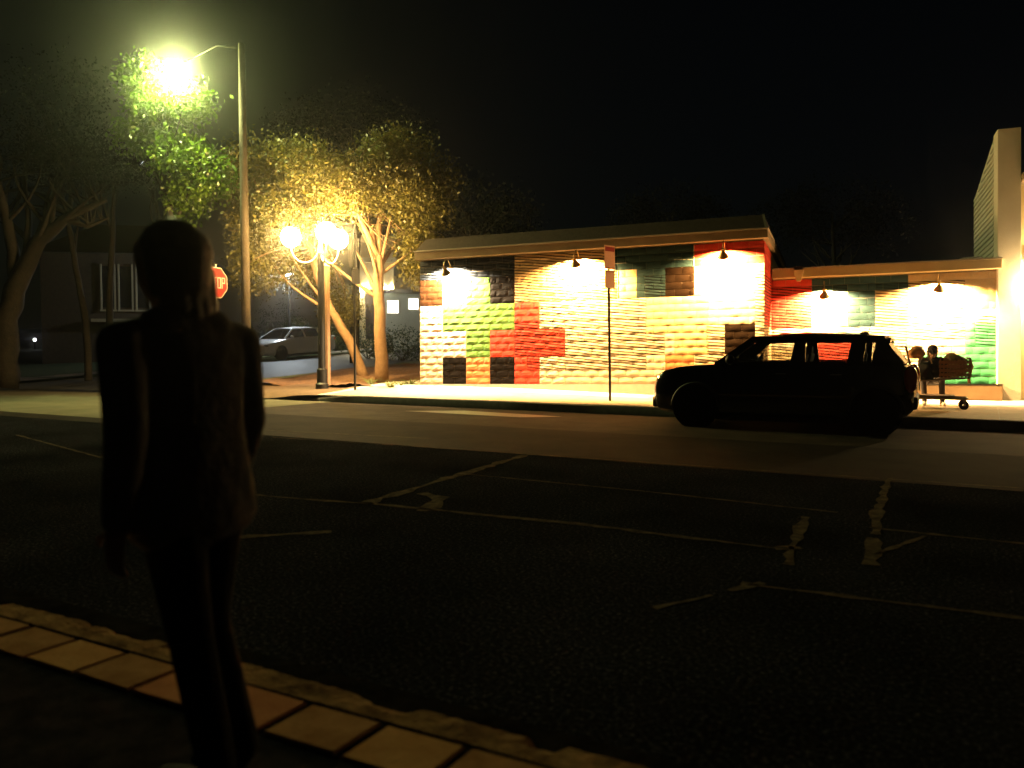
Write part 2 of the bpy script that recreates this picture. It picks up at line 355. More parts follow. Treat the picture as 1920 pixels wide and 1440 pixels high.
# paint fields in block columns and courses: (col0, col1, course0, course1, colour); later ones win
F1 = [(0, 26, 0, 19, 'cream'), (0, 2, 0, 12, 'pink'), (8, 21.3, 12, 19, 'beige'), (0, 8, 16, 19, 'navy'), (0, 2, 12, 16, 'brown'), (2, 4, 12, 16, 'cream'), (4, 6, 12, 16, 'green'),
      (6, 8, 12, 16, 'black'), (2, 8, 8, 12, 'green'), (4, 6, 4, 8, 'green'), (8, 10, 8, 12, 'red'), (6, 12, 4, 8, 'red'), (8, 10, 0, 4, 'red'), (2, 4, 0, 4, 'black'), (6, 8, 0, 4, 'black'),
      (4, 6, 0, 4, 'orange'), (15.6, 21.3, 16, 19, 'teal'), (17.3, 19.35, 12, 16, 'teal'), (16, 17.3, 12, 16, 'yellow'), (19.35, 21.35, 12, 16, 'umber'), (21.35, 26, 16, 19, 'red'),
      (21.35, 26, 12, 16, 'cream'), (18, 22.3, 7, 12, 'yellow'), (20, 22.3, 4, 7, 'yellow'), (23.4, 25.4, 4, 8, 'umber'), (19.35, 21.35, 2, 4, 'orange'), (10, 26, 0, 1, 'cream')]
S1 = [(0, 2, 16, 19), (4, 8, 16, 19), (8, 15.9, 12, 19), (10, 16, 9, 12), (8, 18, 4, 9), (8, 12, 4, 8), (9, 18, 2, 4), (16, 18, 9, 12), (18, 19.3, 4, 7), (22.2, 23.4, 4, 8), (17.9, 19.35, 12, 15), (25.4, 26, 4, 15), (21.4, 23.4, 2, 4)]
F2 = [(0, 14.7, 0, 15, 'cream'), (0, 2.8, 8, 15, 'red'), (2.8, 9.1, 13, 15, 'teal'), (5.2, 7.0, 8.5, 13, 'teal'), (7, 9.1, 8.5, 13, 'beige'), (9.1, 13, 13, 15, 'beige'), (13, 14.7, 10, 15, 'beige'), (12.6, 14.7, 0, 8, 'mint'), (2.9, 6.0, 0, 6, 'red'), (10, 12.6, 0, 4, 'mint'), (0, 2.9, 0, 5, 'beige')]
S2 = [(0, 2.8, 5, 14.2), (4.2, 5.2, 8, 14.2), (7, 12.6, 6, 13.6), (3, 6, 0, 6), (0, 2.9, 0, 5), (13.2, 14.7, 5, 9.5), (3, 9, 6, 8.4), (6, 9, 2, 6)]
F3 = [(0, 6, 0, 19, 'red'), (0, 6, 0, 8, 'beige')]
S3 = [(0, 6, 0, 15)]
variants = []
for q in range(10):
    r = random.Random(q); nx, nz = 4, 3; vs = []; fs = []
    for j in range(nz + 1):
        for i in range(nx + 1):
            ed = (i in (0, nx)) or (j in (0, nz))
            y = 0.003 if ed else -0.005 + r.uniform(-0.006, 0.004)
            if j == 1 and not ed: y -= 0.002                 # slumped belly
            vs.append((i / nx * 0.985 + 0.0075, y, (j / nz) * 0.95 + 0.02 + (0 if ed else r.uniform(-.05, .05))))
    for j in range(nz):
        for i in range(nx): a = j * (nx + 1) + i; fs.append((a, a + 1, a + nx + 2, a + nx + 1))
    me = bpy.data.meshes.new('block'); me.from_pydata(vs, [], fs); me.materials.append(None)
    for p in me.polygons: p.use_smooth = True
    variants.append((me, vs, fs))
def field(F, S_, c, k):
    col = None
    for a, b_, d, e, n in F:
        if a <= c < b_ and d <= k < e: col = n
    st = any(a <= c < b_ and d <= k < e for a, b_, d, e in S_)
    return (col, st)
def block_wall(parent, ncol, ncourse, F, S_, maxobj, M=Matrix.Identity(4)):
    items = []
    for k in range(ncourse):
        c = 0.0; runs = []
        N = int(round(ncol * 20))
        keys = [field(F, S_, (i + .5) / 20, k + .5) for i in range(N)]
        i = 0
        while i < N:
            j = i
            while j < N and keys[j] == keys[i]: j += 1
            runs.append((i / 20, j / 20, keys[i])); i = j
        for a, b_, key in runs:
            cuts = [a]; x = math.floor(a) + (0.5 if k % 2 else 0.0)
            while x < b_ - 0.3:
                if x > a + 0.3: cuts.append(x)
                x += 1
            cuts.append(b_)
            for p, q in zip(cuts[:-1], cuts[1:]): items.append((p * CW, k * CH, (q - p) * CW, key, random.randrange(10), random.uniform(0.985, 1.0)))
    PW = parent.matrix_world
    items.sort(key=lambda t: (PW @ (M @ Vector((t[0] + t[2] / 2, 0, t[1]))) - CAM).length)
    rest = MB(); slots = []
    for n, (x, z, w, key, q, hs_) in enumerate(items):
        me, vs, fs = variants[q]
        if n < maxobj:
            o = bpy.data.objects.new('block', me); COL.objects.link(o); o.parent = parent
            o.matrix_local = M @ (Matrix.Translation((x, 0, z)) @ Matrix.Diagonal((w, 1, CH * hs_, 1)))
            o.material_slots[0].link = 'OBJECT'; o.material_slots[0].material = pm(key)
        else:
            if key not in slots: slots.append(key)
            rest.add([M @ Vector((x + p[0] * w, p[1], z + p[2] * CH * hs_)) for p in vs], fs, slots.index(key))
    if rest.f:
        o = rest.build('block_field', [pm(s) for s in slots] if len(slots) > 1 else pm(slots[0]), parent); o['kind'] = 'stuff'
MORT = mat('wall_mortar', (0.30, 0.25, 0.18), 0.9, (0.40, 0.33, 0.24), 10, 0.3, 50)
FASC = mat('tan_fascia', (0.14, 0.105, 0.065), 0.8, (0.19, 0.145, 0.09), 2, 0.15, 30, spec=.1)
ROOFM = mat('dark_roof_shingle', (0.035, 0.027, 0.023), 0.95, (0.06, 0.047, 0.04), 12, 0.6, 50, spec=.1)

# ---- long low building with the mural
L1 = 26 * CW; H1 = 19 * CH; SB = 2.4 * SC
b1 = thing('mural_building', 'low block building with patchwork mural wall and three wall lamps', 'building', M=bframe(-12.4, 23.15, 0))
bpy.context.view_layer.update()
m_ = MB(); m_.span((0, 0.02, -0.45), (L1 - 0.02, 7.5, H1 + 0.02)); m_.build('wall', MORT, b1)
m_ = MB(); m_.span((0.0, -0.03, -0.5), (L1 + 0.03, 0.02, -0.002)); m_.build('plinth', CONC, b1)
block_wall(b1, 26, 19, F1, S1, 299)
rot = Matrix.Translation((L1, 0, 0)) @ Matrix.Rotation(PI / 2, 4, 'Z')
block_wall(b1, 6, 19, F3, S3, 0, rot)
m_ = MB(); m_.span((-0.06, -0.17, H1 + 0.02), (L1 + 0.08, 7.6, H1 + 0.20)); m_.build('fascia', FASC, b1, bevel=0.008)
m_ = MB(); m_.span((-0.08, -0.19, H1 + 0.20), (L1 + 0.10, 7.62, H1 + 0.235)); m_.build('roof_edge', mat('roof_edge_metal', (0.20, 0.17, 0.13), 0.6), b1, bevel=0.006)
z0 = H1 + 0.235; z1 = H1 + 0.56
m_ = MB(); m_.add([(-0.04, -0.15, z0), (L1 + 0.06, -0.15, z0), (L1 + 0.06, 7.55, z0), (-0.04, 7.55, z0), (0.1, 0.12, z1), (L1 - 0.02, 0.12, z1), (L1 - 0.02, 7.4, z1), (0.1, 7.4, z1)],
    [(0, 1, 5, 4), (1, 2, 6, 5), (2, 3, 7, 6), (3, 0, 4, 7), (4, 5, 6, 7)]); rf = m_.build('roof', ROOFM, b1)
m_ = MB(); m_.add([(L1 + 0.07, -0.16, z0), (L1 + 0.02, -0.16, z0), (L1 - 0.06, 0.11, z1 + .012), (L1 - 0.01, 0.11, z1 + .012)], [(0, 1, 2, 3)]); m_.build('hip_cap', mat('roof_edge_metal', ()), rf)
m_ = MB(); m_.tube([(5.25, 2.2, z1), (5.25, 2.2, z1 + 0.28)], 0.05); m_.lathe([(0.0, .36), (.09, .34), (.10, .28), (.05, .27)], 10, Matrix.Translation((5.25, 2.2, z1))); m_.build('roof_vent', GALV, rf)

# ---- lower link building set back, with a ledge
L2 = 14.62 * CW; H2 = 15 * CH
b2 = thing('link_building', 'lower set-back block building with patchwork mural and concrete ledge', 'building', M=bframe(-1.9, 25.55, 0))
bpy.context.view_layer.update()
m_ = MB(); m_.span((0.0, 0.02, -0.5), (L2, 6.0, H2 + 0.02)); m_.build('wall', MORT, b2)
block_wall(b2, 14.6, 15, F2, S2, 299)
m_ = MB(); m_.span((0.0, -0.40, -0.62), (L2, 0.015, -0.03)); m_.build('ledge', mat('warm_concrete', (0.24, 0.16, 0.09), 0.8, (0.30, 0.21, 0.12), 3, 0.3, 40), b2, bevel=0.01)
m_ = MB(); m_.span((0.0, -0.415, -0.03), (L2, 0.010, -0.002)); m_.build('ledge_cap', BLACKM, b2)
m_ = MB(); m_.span((0.03, -0.22, H2 + 0.02), (L2 + 0.02, 6.0, H2 + 0.22)); gt = m_.build('gutter', mat('yellow_gutter_paint', (0.36, 0.26, 0.12), 0.6, (0.42, 0.31, 0.15), 2, spec=.2), b2, bevel=0.01)
m_ = MB(); m_.span((0.03, -0.235, H2 + 0.22), (L2 + 0.02, 6.0, H2 + 0.245)); m_.build('gutter_lip', mat('roof_edge_metal', ()), gt)
xs = 0.61
m_ = MB(); m_.add([(xs - .115, -.36, H2 + .17), (xs + .115, -.36, H2 + .17), (xs + .115, -.235, H2 + .17), (xs - .115, -.235, H2 + .17), (xs - .045, -.31, H2 - .07), (xs + .045, -.31, H2 - .07), (xs + .045, -.225, H2 - .07), (xs - .045, -.225, H2 - .07)],
    [(0, 1, 5, 4), (1, 2, 6, 5), (2, 3, 7, 6), (3, 0, 4, 7), (4, 5, 6, 7), (0, 3, 2, 1)]); hopper = m_.build('rainwater_hopper', mat('yellow_gutter_paint', ()), b2)
m_ = MB(); m_.span((xs - .09, -.345, H2 + .172), (xs + .09, -.237, H2 + .255)); m_.build('scupper', BLACKM, b2)
# rooftop unit
m_ = MB(); m_.span((4.05, 1.6, H2 + .25), (4.55, 2.1, H2 + .55)); m_.build('rooftop_duct', GALV, b2, bevel=0.08)
m_ = MB(); m_.tube([(1.1, 2.4, H2 + .42), (2.2, 2.4, H2 + .45)], 0.03); m_.build('roof_pipe', GALV, b2)

# ---- tall pale building at the right edge
b3 = thing('corner_building', 'tall pale building with lit white pier at the right edge', 'building', M=bframe(0, 0, 0))
X3 = 3.93 * SC; Y3 = 25.35 * SC; BASE = -0.75
CREAM = mat('pale_stucco', (0.62, 0.56, 0.44), 0.7, (0.68, 0.62, 0.50), 2, 0.2, 60)
m_ = MB(); m_.span((X3, Y3, BASE), (X3 + 0.43, Y3 + 0.5, 5.34)); m_.build('pier', CREAM, b3, bevel=0.01)
m_ = MB(); m_.prism([(X3 + 0.012, Y3 + 0.5, BASE), (X3 + 0.012, Y3 + 0.5, 5.30), (X3 + 0.012, Y3 + 3.3, 4.55), (X3 + 0.012, Y3 + 3.3, BASE)], (0.4, 0, 0)); sw = m_.build('side_wall', CREAM, b3)
RIB = mat('pale_siding', (0.52, 0.50, 0.42), 0.6)
zz = 2.75; k = 0
while zz < 5.25:
    y1 = min(3.28, (5.30 - zz) / 0.268) if zz > 4.5 else 3.28
    m_ = MB(); m_.prism([(X3 + 0.012, Y3 + 0.51, zz), (X3 - 0.014, Y3 + 0.51, zz + .006), (X3 + 0.010, Y3 + 0.51, zz + 0.112)], (0, max(.05, y1 - 0.53), 0)); m_.build('siding_board', RIB, sw)
    zz += 0.115
m_ = MB(); m_.span((X3 + 0.43, Y3 + 0.28, BASE), (X3 + 6, Y3 + 3.3, 4.2)); m_.build('front_wall', mat('yellow_stucco', (0.60, 0.46, 0.22), 0.7, (0.66, 0.52, 0.27), 2), b3)
m_ = MB(); m_.span((X3 + 0.43, Y3 - 0.35, 4.2), (X3 + 6, Y3 + 3.3, 4.35)); m_.build('canopy', FASC, b3)
m_ = MB(); m_.span((X3 + 0.47, Y3 + 0.2, 2.62), (X3 + 3, Y3 + 0.275, 2.72)); m_.build('sign_band', FASC, b3)
m_ = MB(); m_.span((X3 + 0.60, Y3 + 0.24, -0.35), (X3 + 1.6, Y3 + 0.276, 1.15)); m_.build('window', mat('brown_window_panel', (0.20, 0.12, 0.06), 0.3), b3)
ws = thing('wall_lantern', 'wall lantern on the tall pale building at the far right edge', 'lamp', M=b3.matrix_world @ Matrix.Translation((X3 + 0.78, Y3 + 0.28, 2.05)))
m_ = MB(); m_.box((0, -.02, 0.1), (.12, .04, .22)); m_.tube([(0, -.03, .15), (0, -.16, .2), (0, -.2, .12)], .012); m_.build('bracket', BLACKM, ws)
m_ = MB(); m_.lathe([(.02, .13), (.10, .06), (.105, .05), (.02, .10)], 12, Matrix.Translation((0, -.2, 0))); m_.build('hood', BLACKM, ws, smooth=True)
m_ = MB(); m_.sphere((0, -.2, -.01), .055); m_.build('bulb', mat('warm_bulb', (1, .8, .5), .5, emit=(1, .72, .38), estr=60), ws, smooth=True)
lamp('lantern_light', ws, (-.05, -.32, -.05), 620, (1, .70, .32), .06)

# ---- gooseneck wall lamps
BRASS = mat('worn_brass', (0.42, 0.30, 0.14), 0.35, (0.30, 0.2, 0.09), 20, metal=0.9)
def gooseneck(label, M, power, col, tilt):
    t = thing('gooseneck_lamp', label, 'lamp', M=M, group='gooseneck lamps along the mural')
    m_ = MB(); m_.lathe([(0, 0), (.05, 0), (.05, .02), (0, .03)], 10, Matrix.Rotation(PI / 2, 4, 'X')); m_.build('wall_plate', BRASS, t)
    m_ = MB(); m_.tube([(0, 0, 0), (0, -.08, .10), (0, -.17, .165), (0, -.27, .165), (0, -.35, .11), (0, -.385, .03), (0, -.39, -.03)], .011, 8); m_.build('arm', BRASS, t, smooth=True)
    R_ = Matrix.Translation((0, -.39, -.03)) @ Matrix.Rotation(tilt, 4, 'X')
    m_ = MB(); m_.lathe([(0.0, .02), (.028, .015), (.032, -.05), (.05, -.07), (.075, -.115), (.115, -.185), (.118, -.19), (.110, -.183), (.07, -.11), (.045, -.07), (0, -.05)], 18, R_); m_.build('shade', BRASS, t, smooth='auto')
    bp = R_ @ Vector((0, 0, -.152))
    m_ = MB(); m_.sphere(R_ @ Vector((0, 0, -.085)), .028); m_.build('bulb', mat('warm_bulb', ()), t, smooth=True)
    lamp('lamp_light', t, bp, power, col, .02)
WARM = (1.0, 0.53, 0.17)
gooseneck('leftmost gooseneck lamp on the mural, nearest the tree, whitest light', b1.matrix_world @ Matrix.Translation((0.86, -0.01, 2.83)), 3700, (1.0, .74, .42), rad(40))
gooseneck('middle gooseneck lamp of the taller mural wall, left of the tall sign', b1.matrix_world @ Matrix.Translation((4.12, -0.01, 2.86)), 5000, WARM, rad(40))
gooseneck('gooseneck lamp on the red corner of the taller mural wall', b1.matrix_world @ Matrix.Translation((7.38, -0.01, 2.86)), 5000, WARM, rad(40))
gooseneck('gooseneck lamp on the lower wall, above the parked black car', b2.matrix_world @ Matrix.Translation((1.15, -0.01, 2.13)), 4900, (1, .59, .23), rad(40))
gooseneck('rightmost gooseneck lamp, on the lower wall above the loaded cart', b2.matrix_world @ Matrix.Translation((3.44, -0.01, 2.18)), 4900, (1, .58, .22), rad(40))

# ================================================================== LEFT BACKGROUND: houses
HOUSEY = mat('house_stucco', (0.60, 0.45, 0.20), 0.8, (0.62, 0.52, 0.33), 2)
WINL = mat('lit_window', (0.9, 0.85, 0.7), 0.5, emit=(1.0, 0.95, 0.82), estr=5.0)
TRIM = mat('house_trim', (0.62, 0.55, 0.36), 0.6)
ROOFD = mat('house_roof', (0.05, 0.04, 0.035), 0.9, (0.08, 0.065, 0.05), 8, 0.5, 30)
hp = at(700, 652, 46); hz = T(hp.x, hp.y) + 0.95
hs_ = thing('porch_house', 'cream house with two glowing porch lanterns, behind the street tree', 'house', (hp.x, hp.y, hz), rad(38))
m_ = MB(); m_.span((-1.15, 0.0, -2), (1.15, 6, 4.9)); m_.build('wall', HOUSEY, hs_)
m_ = MB(); m_.span((1.15, 0.8, -0.5), (5.5, 6, 3.2)); m_.build('side_wing', mat('wing_stucco', (0.30, 0.24, 0.15), 0.85), hs_)
m_ = MB(); m_.span((-1.5, -.5, 4.9), (1.4, 6.3, 5.15)); m_.span((-1.4, -.42, 5.15), (1.3, 6.2, 5.3)); m_.build('cornice', TRIM, hs_)
m_ = MB(); m_.add([(-1.5, -.5, 5.3), (1.4, -.5, 5.3), (1.4, 6.3, 5.3), (-1.5, 6.3, 5.3), (0, 1.2, 6.6), (0, 4.5, 6.6)], [(0, 1, 4), (1, 2, 5, 4), (2, 3, 5), (3, 0, 4, 5), (0, 3, 2, 1)]); m_.build('roof', ROOFD, hs_)
m_ = MB(); m_.span((-1.3, -.25, 3.85), (1.3, 0.02, 4.1)); m_.build('belt_course', TRIM, hs_)
arch = [(.42 * math.cos(PI * k / 10), -0.03, 1.9 + .42 * math.sin(PI * k / 10)) for k in range(11)] + [(-.42, -.03, -0.4), (.42, -.03, -0.4)]
m_ = MB(); m_.prism(arch, (0, .06, 0)); dr = m_.build('arched_door', mat('dark_door_wood', (0.05, 0.03, 0.018), 0.6), hs_)
m_ = MB(); m_.tube([(.52 * math.cos(PI * k / 12), -.04, 1.9 + .52 * math.sin(PI * k / 12)) for k in range(13)], .06); m_.build('arch_trim', TRIM, hs_)
for sx, lab in ((-0.72, 'left of the two porch lanterns on the cream house'), (0.80, 'right of the two porch lanterns on the cream house')):
    pl = thing('porch_lantern', lab, 'lamp', M=Matrix.Translation((hp.x, hp.y, hz)) @ Matrix.Rotation(rad(38), 4, 'Z') @ Matrix.Translation((sx, 0, 2.35)), group='porch lanterns')
    m_ = MB(); m_.span((-.05, -.14, .10), (.05, 0, .16)); m_.lathe([(.0, .28), (.12, .17), (.12, .15)], 6, Matrix.Translation((0, -.2, 0))); m_.build('bracket', BLACKM, pl)
    m_ = MB(); m_.lathe([(0, -.14), (.08, -.14), (.11, .15), (0, .15)], 8, Matrix.Translation((0, -.2, 0))); m_.build('lantern_glass', mat('porch_glow', (1, .9, .6), .5, emit=(1, .86, .50), estr=520 * GAIN), pl)
lp = at(757, 660, 44); lz = T(lp.x, lp.y)
lb = thing('low_pale_house', 'low pale grey-green house with two small lit square windows', 'house', (lp.x, lp.y, lz), rad(38))
m_ = MB(); m_.span((-1.1, 0, -.5), (3.4, 5, 3.0)); m_.build('wall', mat('grey_green_render', (0.34, 0.35, 0.25), 0.8, (0.38, 0.39, 0.28), 3), lb)
m_ = MB(); m_.span((-1.4, -.35, 3.0), (3.6, 5.2, 3.18)); m_.build('roof', ROOFD, lb)
for x0_, x1_, za, zb in ((-0.85, -0.27, 1.95, 2.60), (0.28, 0.78, 2.15, 2.72)):
    m_ = MB(); m_.span((x0_, -.02, za), (x1_, .02, zb)); wn_ = m_.build('window', WINL, lb)
    m_ = MB()
    for a, c in (((x0_ - .05, -.05, za - .05), (x1_ + .05, -.025, za)), ((x0_ - .05, -.05, zb), (x1_ + .05, -.025, zb + .05)), ((x0_ - .05, -.05, za), (x0_, -.025, zb)), ((x1_, -.05, za), (x1_ + .05, -.025, zb))): m_.span(a, c)
    m_.build('frame', TRIM, wn_)
dp = at(225, 650, 40); dz = T(dp.x, dp.y)
dh = thing('dark_house', 'unlit brown house with tall narrow windows behind the left trees', 'house', (dp.x, dp.y, dz), rad(40))
m_ = MB(); m_.span((-3.5, 0, -.5), (3.5, 6, 5.2)); m_.build('wall', mat('brown_shingle', (0.10, 0.075, 0.05), 0.9, (0.14, 0.10, 0.07), 6), dh)
m_ = MB(); m_.add([(-3.9, -.5, 5.2), (3.9, -.5, 5.2), (3.9, 6.4, 5.2), (-3.9, 6.4, 5.2), (-1.8, 3, 7), (1.8, 3, 7)], [(0, 1, 5, 4), (1, 2, 5), (2, 3, 4, 5), (3, 0, 4), (0, 3, 2, 1)]); m_.build('roof', ROOFD, dh)
for x0_ in (-.75, .05, .85):
    m_ = MB(); m_.span((x0_, -.03, 2.6), (x0_ + .55, .02, 4.6)); w_ = m_.build('window', mat('dark_pane', (0.02, 0.02, 0.022), 0.1), dh)
    m_ = MB()
    for xx in (x0_ - .07, x0_ + .55): m_.span((xx, -.07, 2.5), (xx + .07, -.03, 4.7))
    m_.span((x0_ - .1, -.08, 2.42), (x0_ + .65, -.03, 2.5)); m_.build('frame', TRIM, w_)
m_ = MB(); m_.span((-1.2, -.3, 1.9), (1.9, 0, 2.05)); m_.build('porch_beam', TRIM, dh)

# ================================================================== STREET LAMPS AND POLES
up_ = at(463, 718, 22.0); ub = Vector((up_.x, up_.y, T(up_.x, up_.y) + 0.1))
pole = thing('utility_pole', 'tall weathered wooden utility pole carrying the arm of the bright street light', 'pole', ub)
m_ = MB(); m_.tube([(0, 0, -.3), (0.0, 0, 4), (-.03, 0, 9.08)], [.125, .115, .085], 12); m_.build('shaft', WOODP, pole, smooth=True)
lh = at(352, 118, 21.6) - ub
m_ = MB(); m_.tube([(-.03, 0, 8.95), Vector((-.03, 0, 8.95)).lerp(lh, .45) + Vector((0, 0, .25)), lh + Vector((0, 0, .06))], .026, 8); m_.build('lamp_arm', mat('dull_arm_steel', (0.03, 0.03, 0.028), .8), pole, smooth=True)
sl = thing('street_light', 'glaring greenish street light on an arm among the bright green leaves', 'lamp', ub + lh, math.atan2(lh.y, lh.x))
m_ = MB(); m_.lathe([(0, .0), (.06, 0), (.14, .16), (.16, .38), (.10, .58), (0, .62)], 14, Matrix.Diagonal((1, 1, .45, 1)) @ Matrix.Rotation(PI / 2, 4, 'Y')); m_.build('housing', GALV, sl, smooth=True)
m_ = MB(); m_.sphere((.34, 0, -.06), (.20, .13, .09), 12); m_.build('lens', mat('street_light_lens', (1, 1, .9), .4, emit=(.90, 1.0, .50), estr=500 * GAIN), sl, smooth=True)
lamp('street_light_glow', sl, (.34, 0, -.28), 3300, (.92, 1.0, .34), .10)

tp = at(606, 712, 21.0); tb = Vector((tp.x, tp.y, T(tp.x, tp.y) + 0.12))
tw = thing('globe_street_lamp', 'street lamp with scroll arms and glowing globes on a dark post', 'lamp', tb, math.atan2(RT.y, RT.x))
m_ = MB(); m_.tube([(-.03, 0, -.3), (-.03, 0, .5), (-.03, 0, .52), (-.03, 0, 3.45)], [.13, .13, .095, .085], 12); m_.build('post', BLACKM, tw, smooth='auto')
m_ = MB(); m_.lathe([(.17, -.05), (.17, .12), (.13, .16)], 12, Matrix.Translation((-.03, 0, 0))); m_.build('base', BLACKM, tw, smooth='auto')
WHITEM = mat('white_enamel', (0.70, 0.66, 0.55), 0.4)
m_ = MB(); m_.tube([(-.03, 0, 3.3), (-.03, 0, 4.0)], .035, 8); m_.lathe([(0, 4.12), (.05, 4.05), (.03, 3.98)], 8, Matrix.Translation((-.03, 0, 0))); m_.build('finial', WHITEM, tw, smooth='auto')
for (gx, gy, gz_) in ((-.80, .05, 3.86), (.20, -.40, 3.92), (.36, .30, 3.84)):
    d = Vector((gx + .03, gy, 0)); L = d.length; d.normalize()
    pts = []
    for k in range(17):
        a = PI * k / 16; pts.append(Vector((-.03, 0, 0)) + d * (L * (0.06 + .94 * (1 - math.cos(a)) / 2)) + Vector((0, 0, 3.62 - .42 * math.sin(a) + (gz_ - .22 - 3.62) * k / 16)))
    m_ = MB(); m_.tube([(-.03, 0, 3.7)] + pts, .018, 8); arm = m_.build('scroll_arm', WHITEM, tw, smooth=True)
    m_ = MB(); m_.lathe([(.03, -.26), (.09, -.22), (.10, -.17), (.05, -.16)], 12, Matrix.Translation((gx, gy, gz_))); m_.build('globe_holder', WHITEM, tw, smooth=True)
    m_ = MB(); m_.sphere((gx, gy, gz_), .25, 20); m_.build('globe', mat('globe_glow', (1, .85, .6), .5, emit=(1.0, .66, .22), estr=420 * GAIN), tw, smooth=True)
# wooden post beside it
pp = at(612, 712, 21.35)
wp = thing('square_wood_post', 'brown square wooden post just behind the globe lamp post', 'post', (pp.x, pp.y, T(pp.x, pp.y) + .1), rad(20))
m_ = MB(); m_.span((-.085, -.085, -.3), (.085, .085, 3.15)); m_.build('shaft', mat('brown_post_paint', (0.20, 0.11, 0.06), 0.7, (0.26, 0.15, 0.08), 4), wp, bevel=.012)
m_ = MB(); m_.add([(-.10, -.10, 3.15), (.10, -.10, 3.15), (.10, .10, 3.15), (-.10, .10, 3.15), (0, 0, 3.25)], [(0, 1, 4), (1, 2, 4), (2, 3, 4), (3, 0, 4), (0, 3, 2, 1)]); m_.build('cap', mat('brown_post_paint', ()), wp)
# far park lamp
fl = at(543, 640, 40.2); fz = T(fl.x, fl.y); fh = at(543, 509, 40.2).z - fz
fo = thing('park_lamp', 'small cool-white lamp on a black post behind the silver car', 'lamp', (fl.x, fl.y, fz))
m_ = MB(); m_.tube([(0, 0, -.2), (0, 0, fh - .12)], [.07, .05], 8); m_.build('post', BLACKM, fo)
m_ = MB(); m_.lathe([(.04, -.14), (.16, -.08), (.05, .12), (.0, .14)], 10, Matrix.Translation((0, 0, fh))); m_.build('lamp_cap', BLACKM, fo)
for a in (-.12, .12):
    m_ = MB(); m_.sphere((a * RT.x, a * RT.y, fh - .16), (.11, .11, .09), 10); m_.build('lens', mat('cool_lens', (.9, .95, 1), .4, emit=(.85, .95, 1.0), estr=40 * GAIN), fo, smooth=True)
lamp('park_light', fo, (.12, -.35, fh - .28), 850, (.86, .95, 1.0), .1)
# small far lights low in the dark on the left
for u, v, d, r, e, lab in ((65, 637, 60, .10, 12, 'brightest small white garden light low in the dark at far left'), (107, 640, 60, .055, 8, 'small white garden light just right of the brightest one at far left'),
                           (128, 581, 60, .05, 4, 'faint white garden light above the others beside the thin leaning trunk'), (207, 639, 52, .045, 5, 'small white garden light right of the thin leaning trunk'), (213, 656, 52, .04, 5, 'lowest small white garden light near the dark house')):
    p = at(u, v, d); z = T(p.x, p.y); g = thing('garden_light', lab, 'lamp', (p.x, p.y, z), group='small white lights in the dark gardens')
    hh = p.z - z
    m_ = MB(); m_.tube([(0, 0, -.2), (0, 0, hh)], .03, 6); m_.build('stem', BLACKM, g)
    m_ = MB(); m_.sphere((0, 0, hh), r, 10); m_.build('bulb', mat('garden_bulb_%d' % e, (1, 1, 1), .4, emit=(.95, .97, 1.0), estr=e * 1.5), g, smooth=True)

# ---- signs
def post(t, h, r=.03, m=BLACKM):
    m_ = MB(); m_.tube([(0, 0, -.3), (0, 0, h)], r, 8); return m_.build('post', m, t, smooth='auto')
RED = mat('sign_red', (0.16, 0.008, 0.007), 0.6, spec=.1); WHT = mat('sign_white', (0.26, 0.22, 0.18), 0.6)
sp = at(404, 530, 20.5); sb = Vector((sp.x, sp.y, 0.12)); sh = sp.z - .12
st = thing('stop_sign', 'red octagonal stop sign with white lettering on a post', 'sign', sb, rad(8))
post(st, sh + .45, .03, GALV)
rr = .41
oct_ = lambda r, x: [(x, r * math.cos(PI / 8 + k * PI / 4), sh + r * math.sin(PI / 8 + k * PI / 4)) for k in range(8)]
m_ = MB(); m_.prism(oct_(rr, .035), (.006, 0, 0)); pb = m_.build('plate', WHT, st)
m_ = MB(); m_.prism(oct_(rr - .025, .042), (.002, 0, 0)); m_.build('red_face', RED, pb)
def letters(parent, strokes, x, w, h, th, y0, z0, m, name='letter'):
    b = MB()
    for (a, c, d, e) in strokes:
        p, q = Vector((x, y0 + a * w, z0 + c * h)), Vector((x, y0 + d * w, z0 + e * h)); dr_ = (q - p); L = dr_.length; ang = math.atan2(dr_.z, dr_.y)
        b.box((p + q) / 2, (.003, L + th, th), Matrix.Rotation(ang, 3, 'X'))
    return b.build(name, m, parent)
GL = {'S': [(1, 1, 0, 1), (0, 1, 0, .5), (0, .5, 1, .5), (1, .5, 1, 0), (1, 0, 0, 0)], 'T': [(0, 1, 1, 1), (.5, 1, .5, 0)], 'O': [(0, 0, 1, 0), (1, 0, 1, 1), (1, 1, 0, 1), (0, 1, 0, 0)], 'P': [(0, 0, 0, 1), (0, 1, 1, 1), (1, 1, 1, .5), (1, .5, 0, .5)]}
for i, ch in enumerate('STOP'): letters(pb, GL[ch], .047, .095, .25, .03, -.27 + i * .15, sh - .125, WHT)
def plate(parent, x, y0, y1, z0, z1, m, name='plate'):
    b = MB(); b.span((x, y0, z0), (x + .005, y1, z1)); return b.build(name, m, parent)
SGO = mat('sign_face', (0.60, 0.30, 0.15), 0.5, (0.54, 0.26, 0.12), 3)
q = gnd(1144, 752, .17); ph = at(1140, 462, (q - CAM).dot(FW)).z - q.z
ps = thing('parking_sign', 'tall narrow parking sign of two stacked plates on a thin pole before the mural', 'sign', (q.x, q.y, .17), rad(-14))
post(ps, ph - .02, .027); ps.rotation_euler = (rad(.6), rad(-.8), rad(-14))
p1 = plate(ps, .03, -.17, .17, ph - .47, ph, SGO)
plate(p1, .0365, -.15, .15, ph - .12, ph - .03, RED, 'red_band'); 
p2 = plate(ps, .03, -.16, .16, ph - .85, ph - .50, SGO)
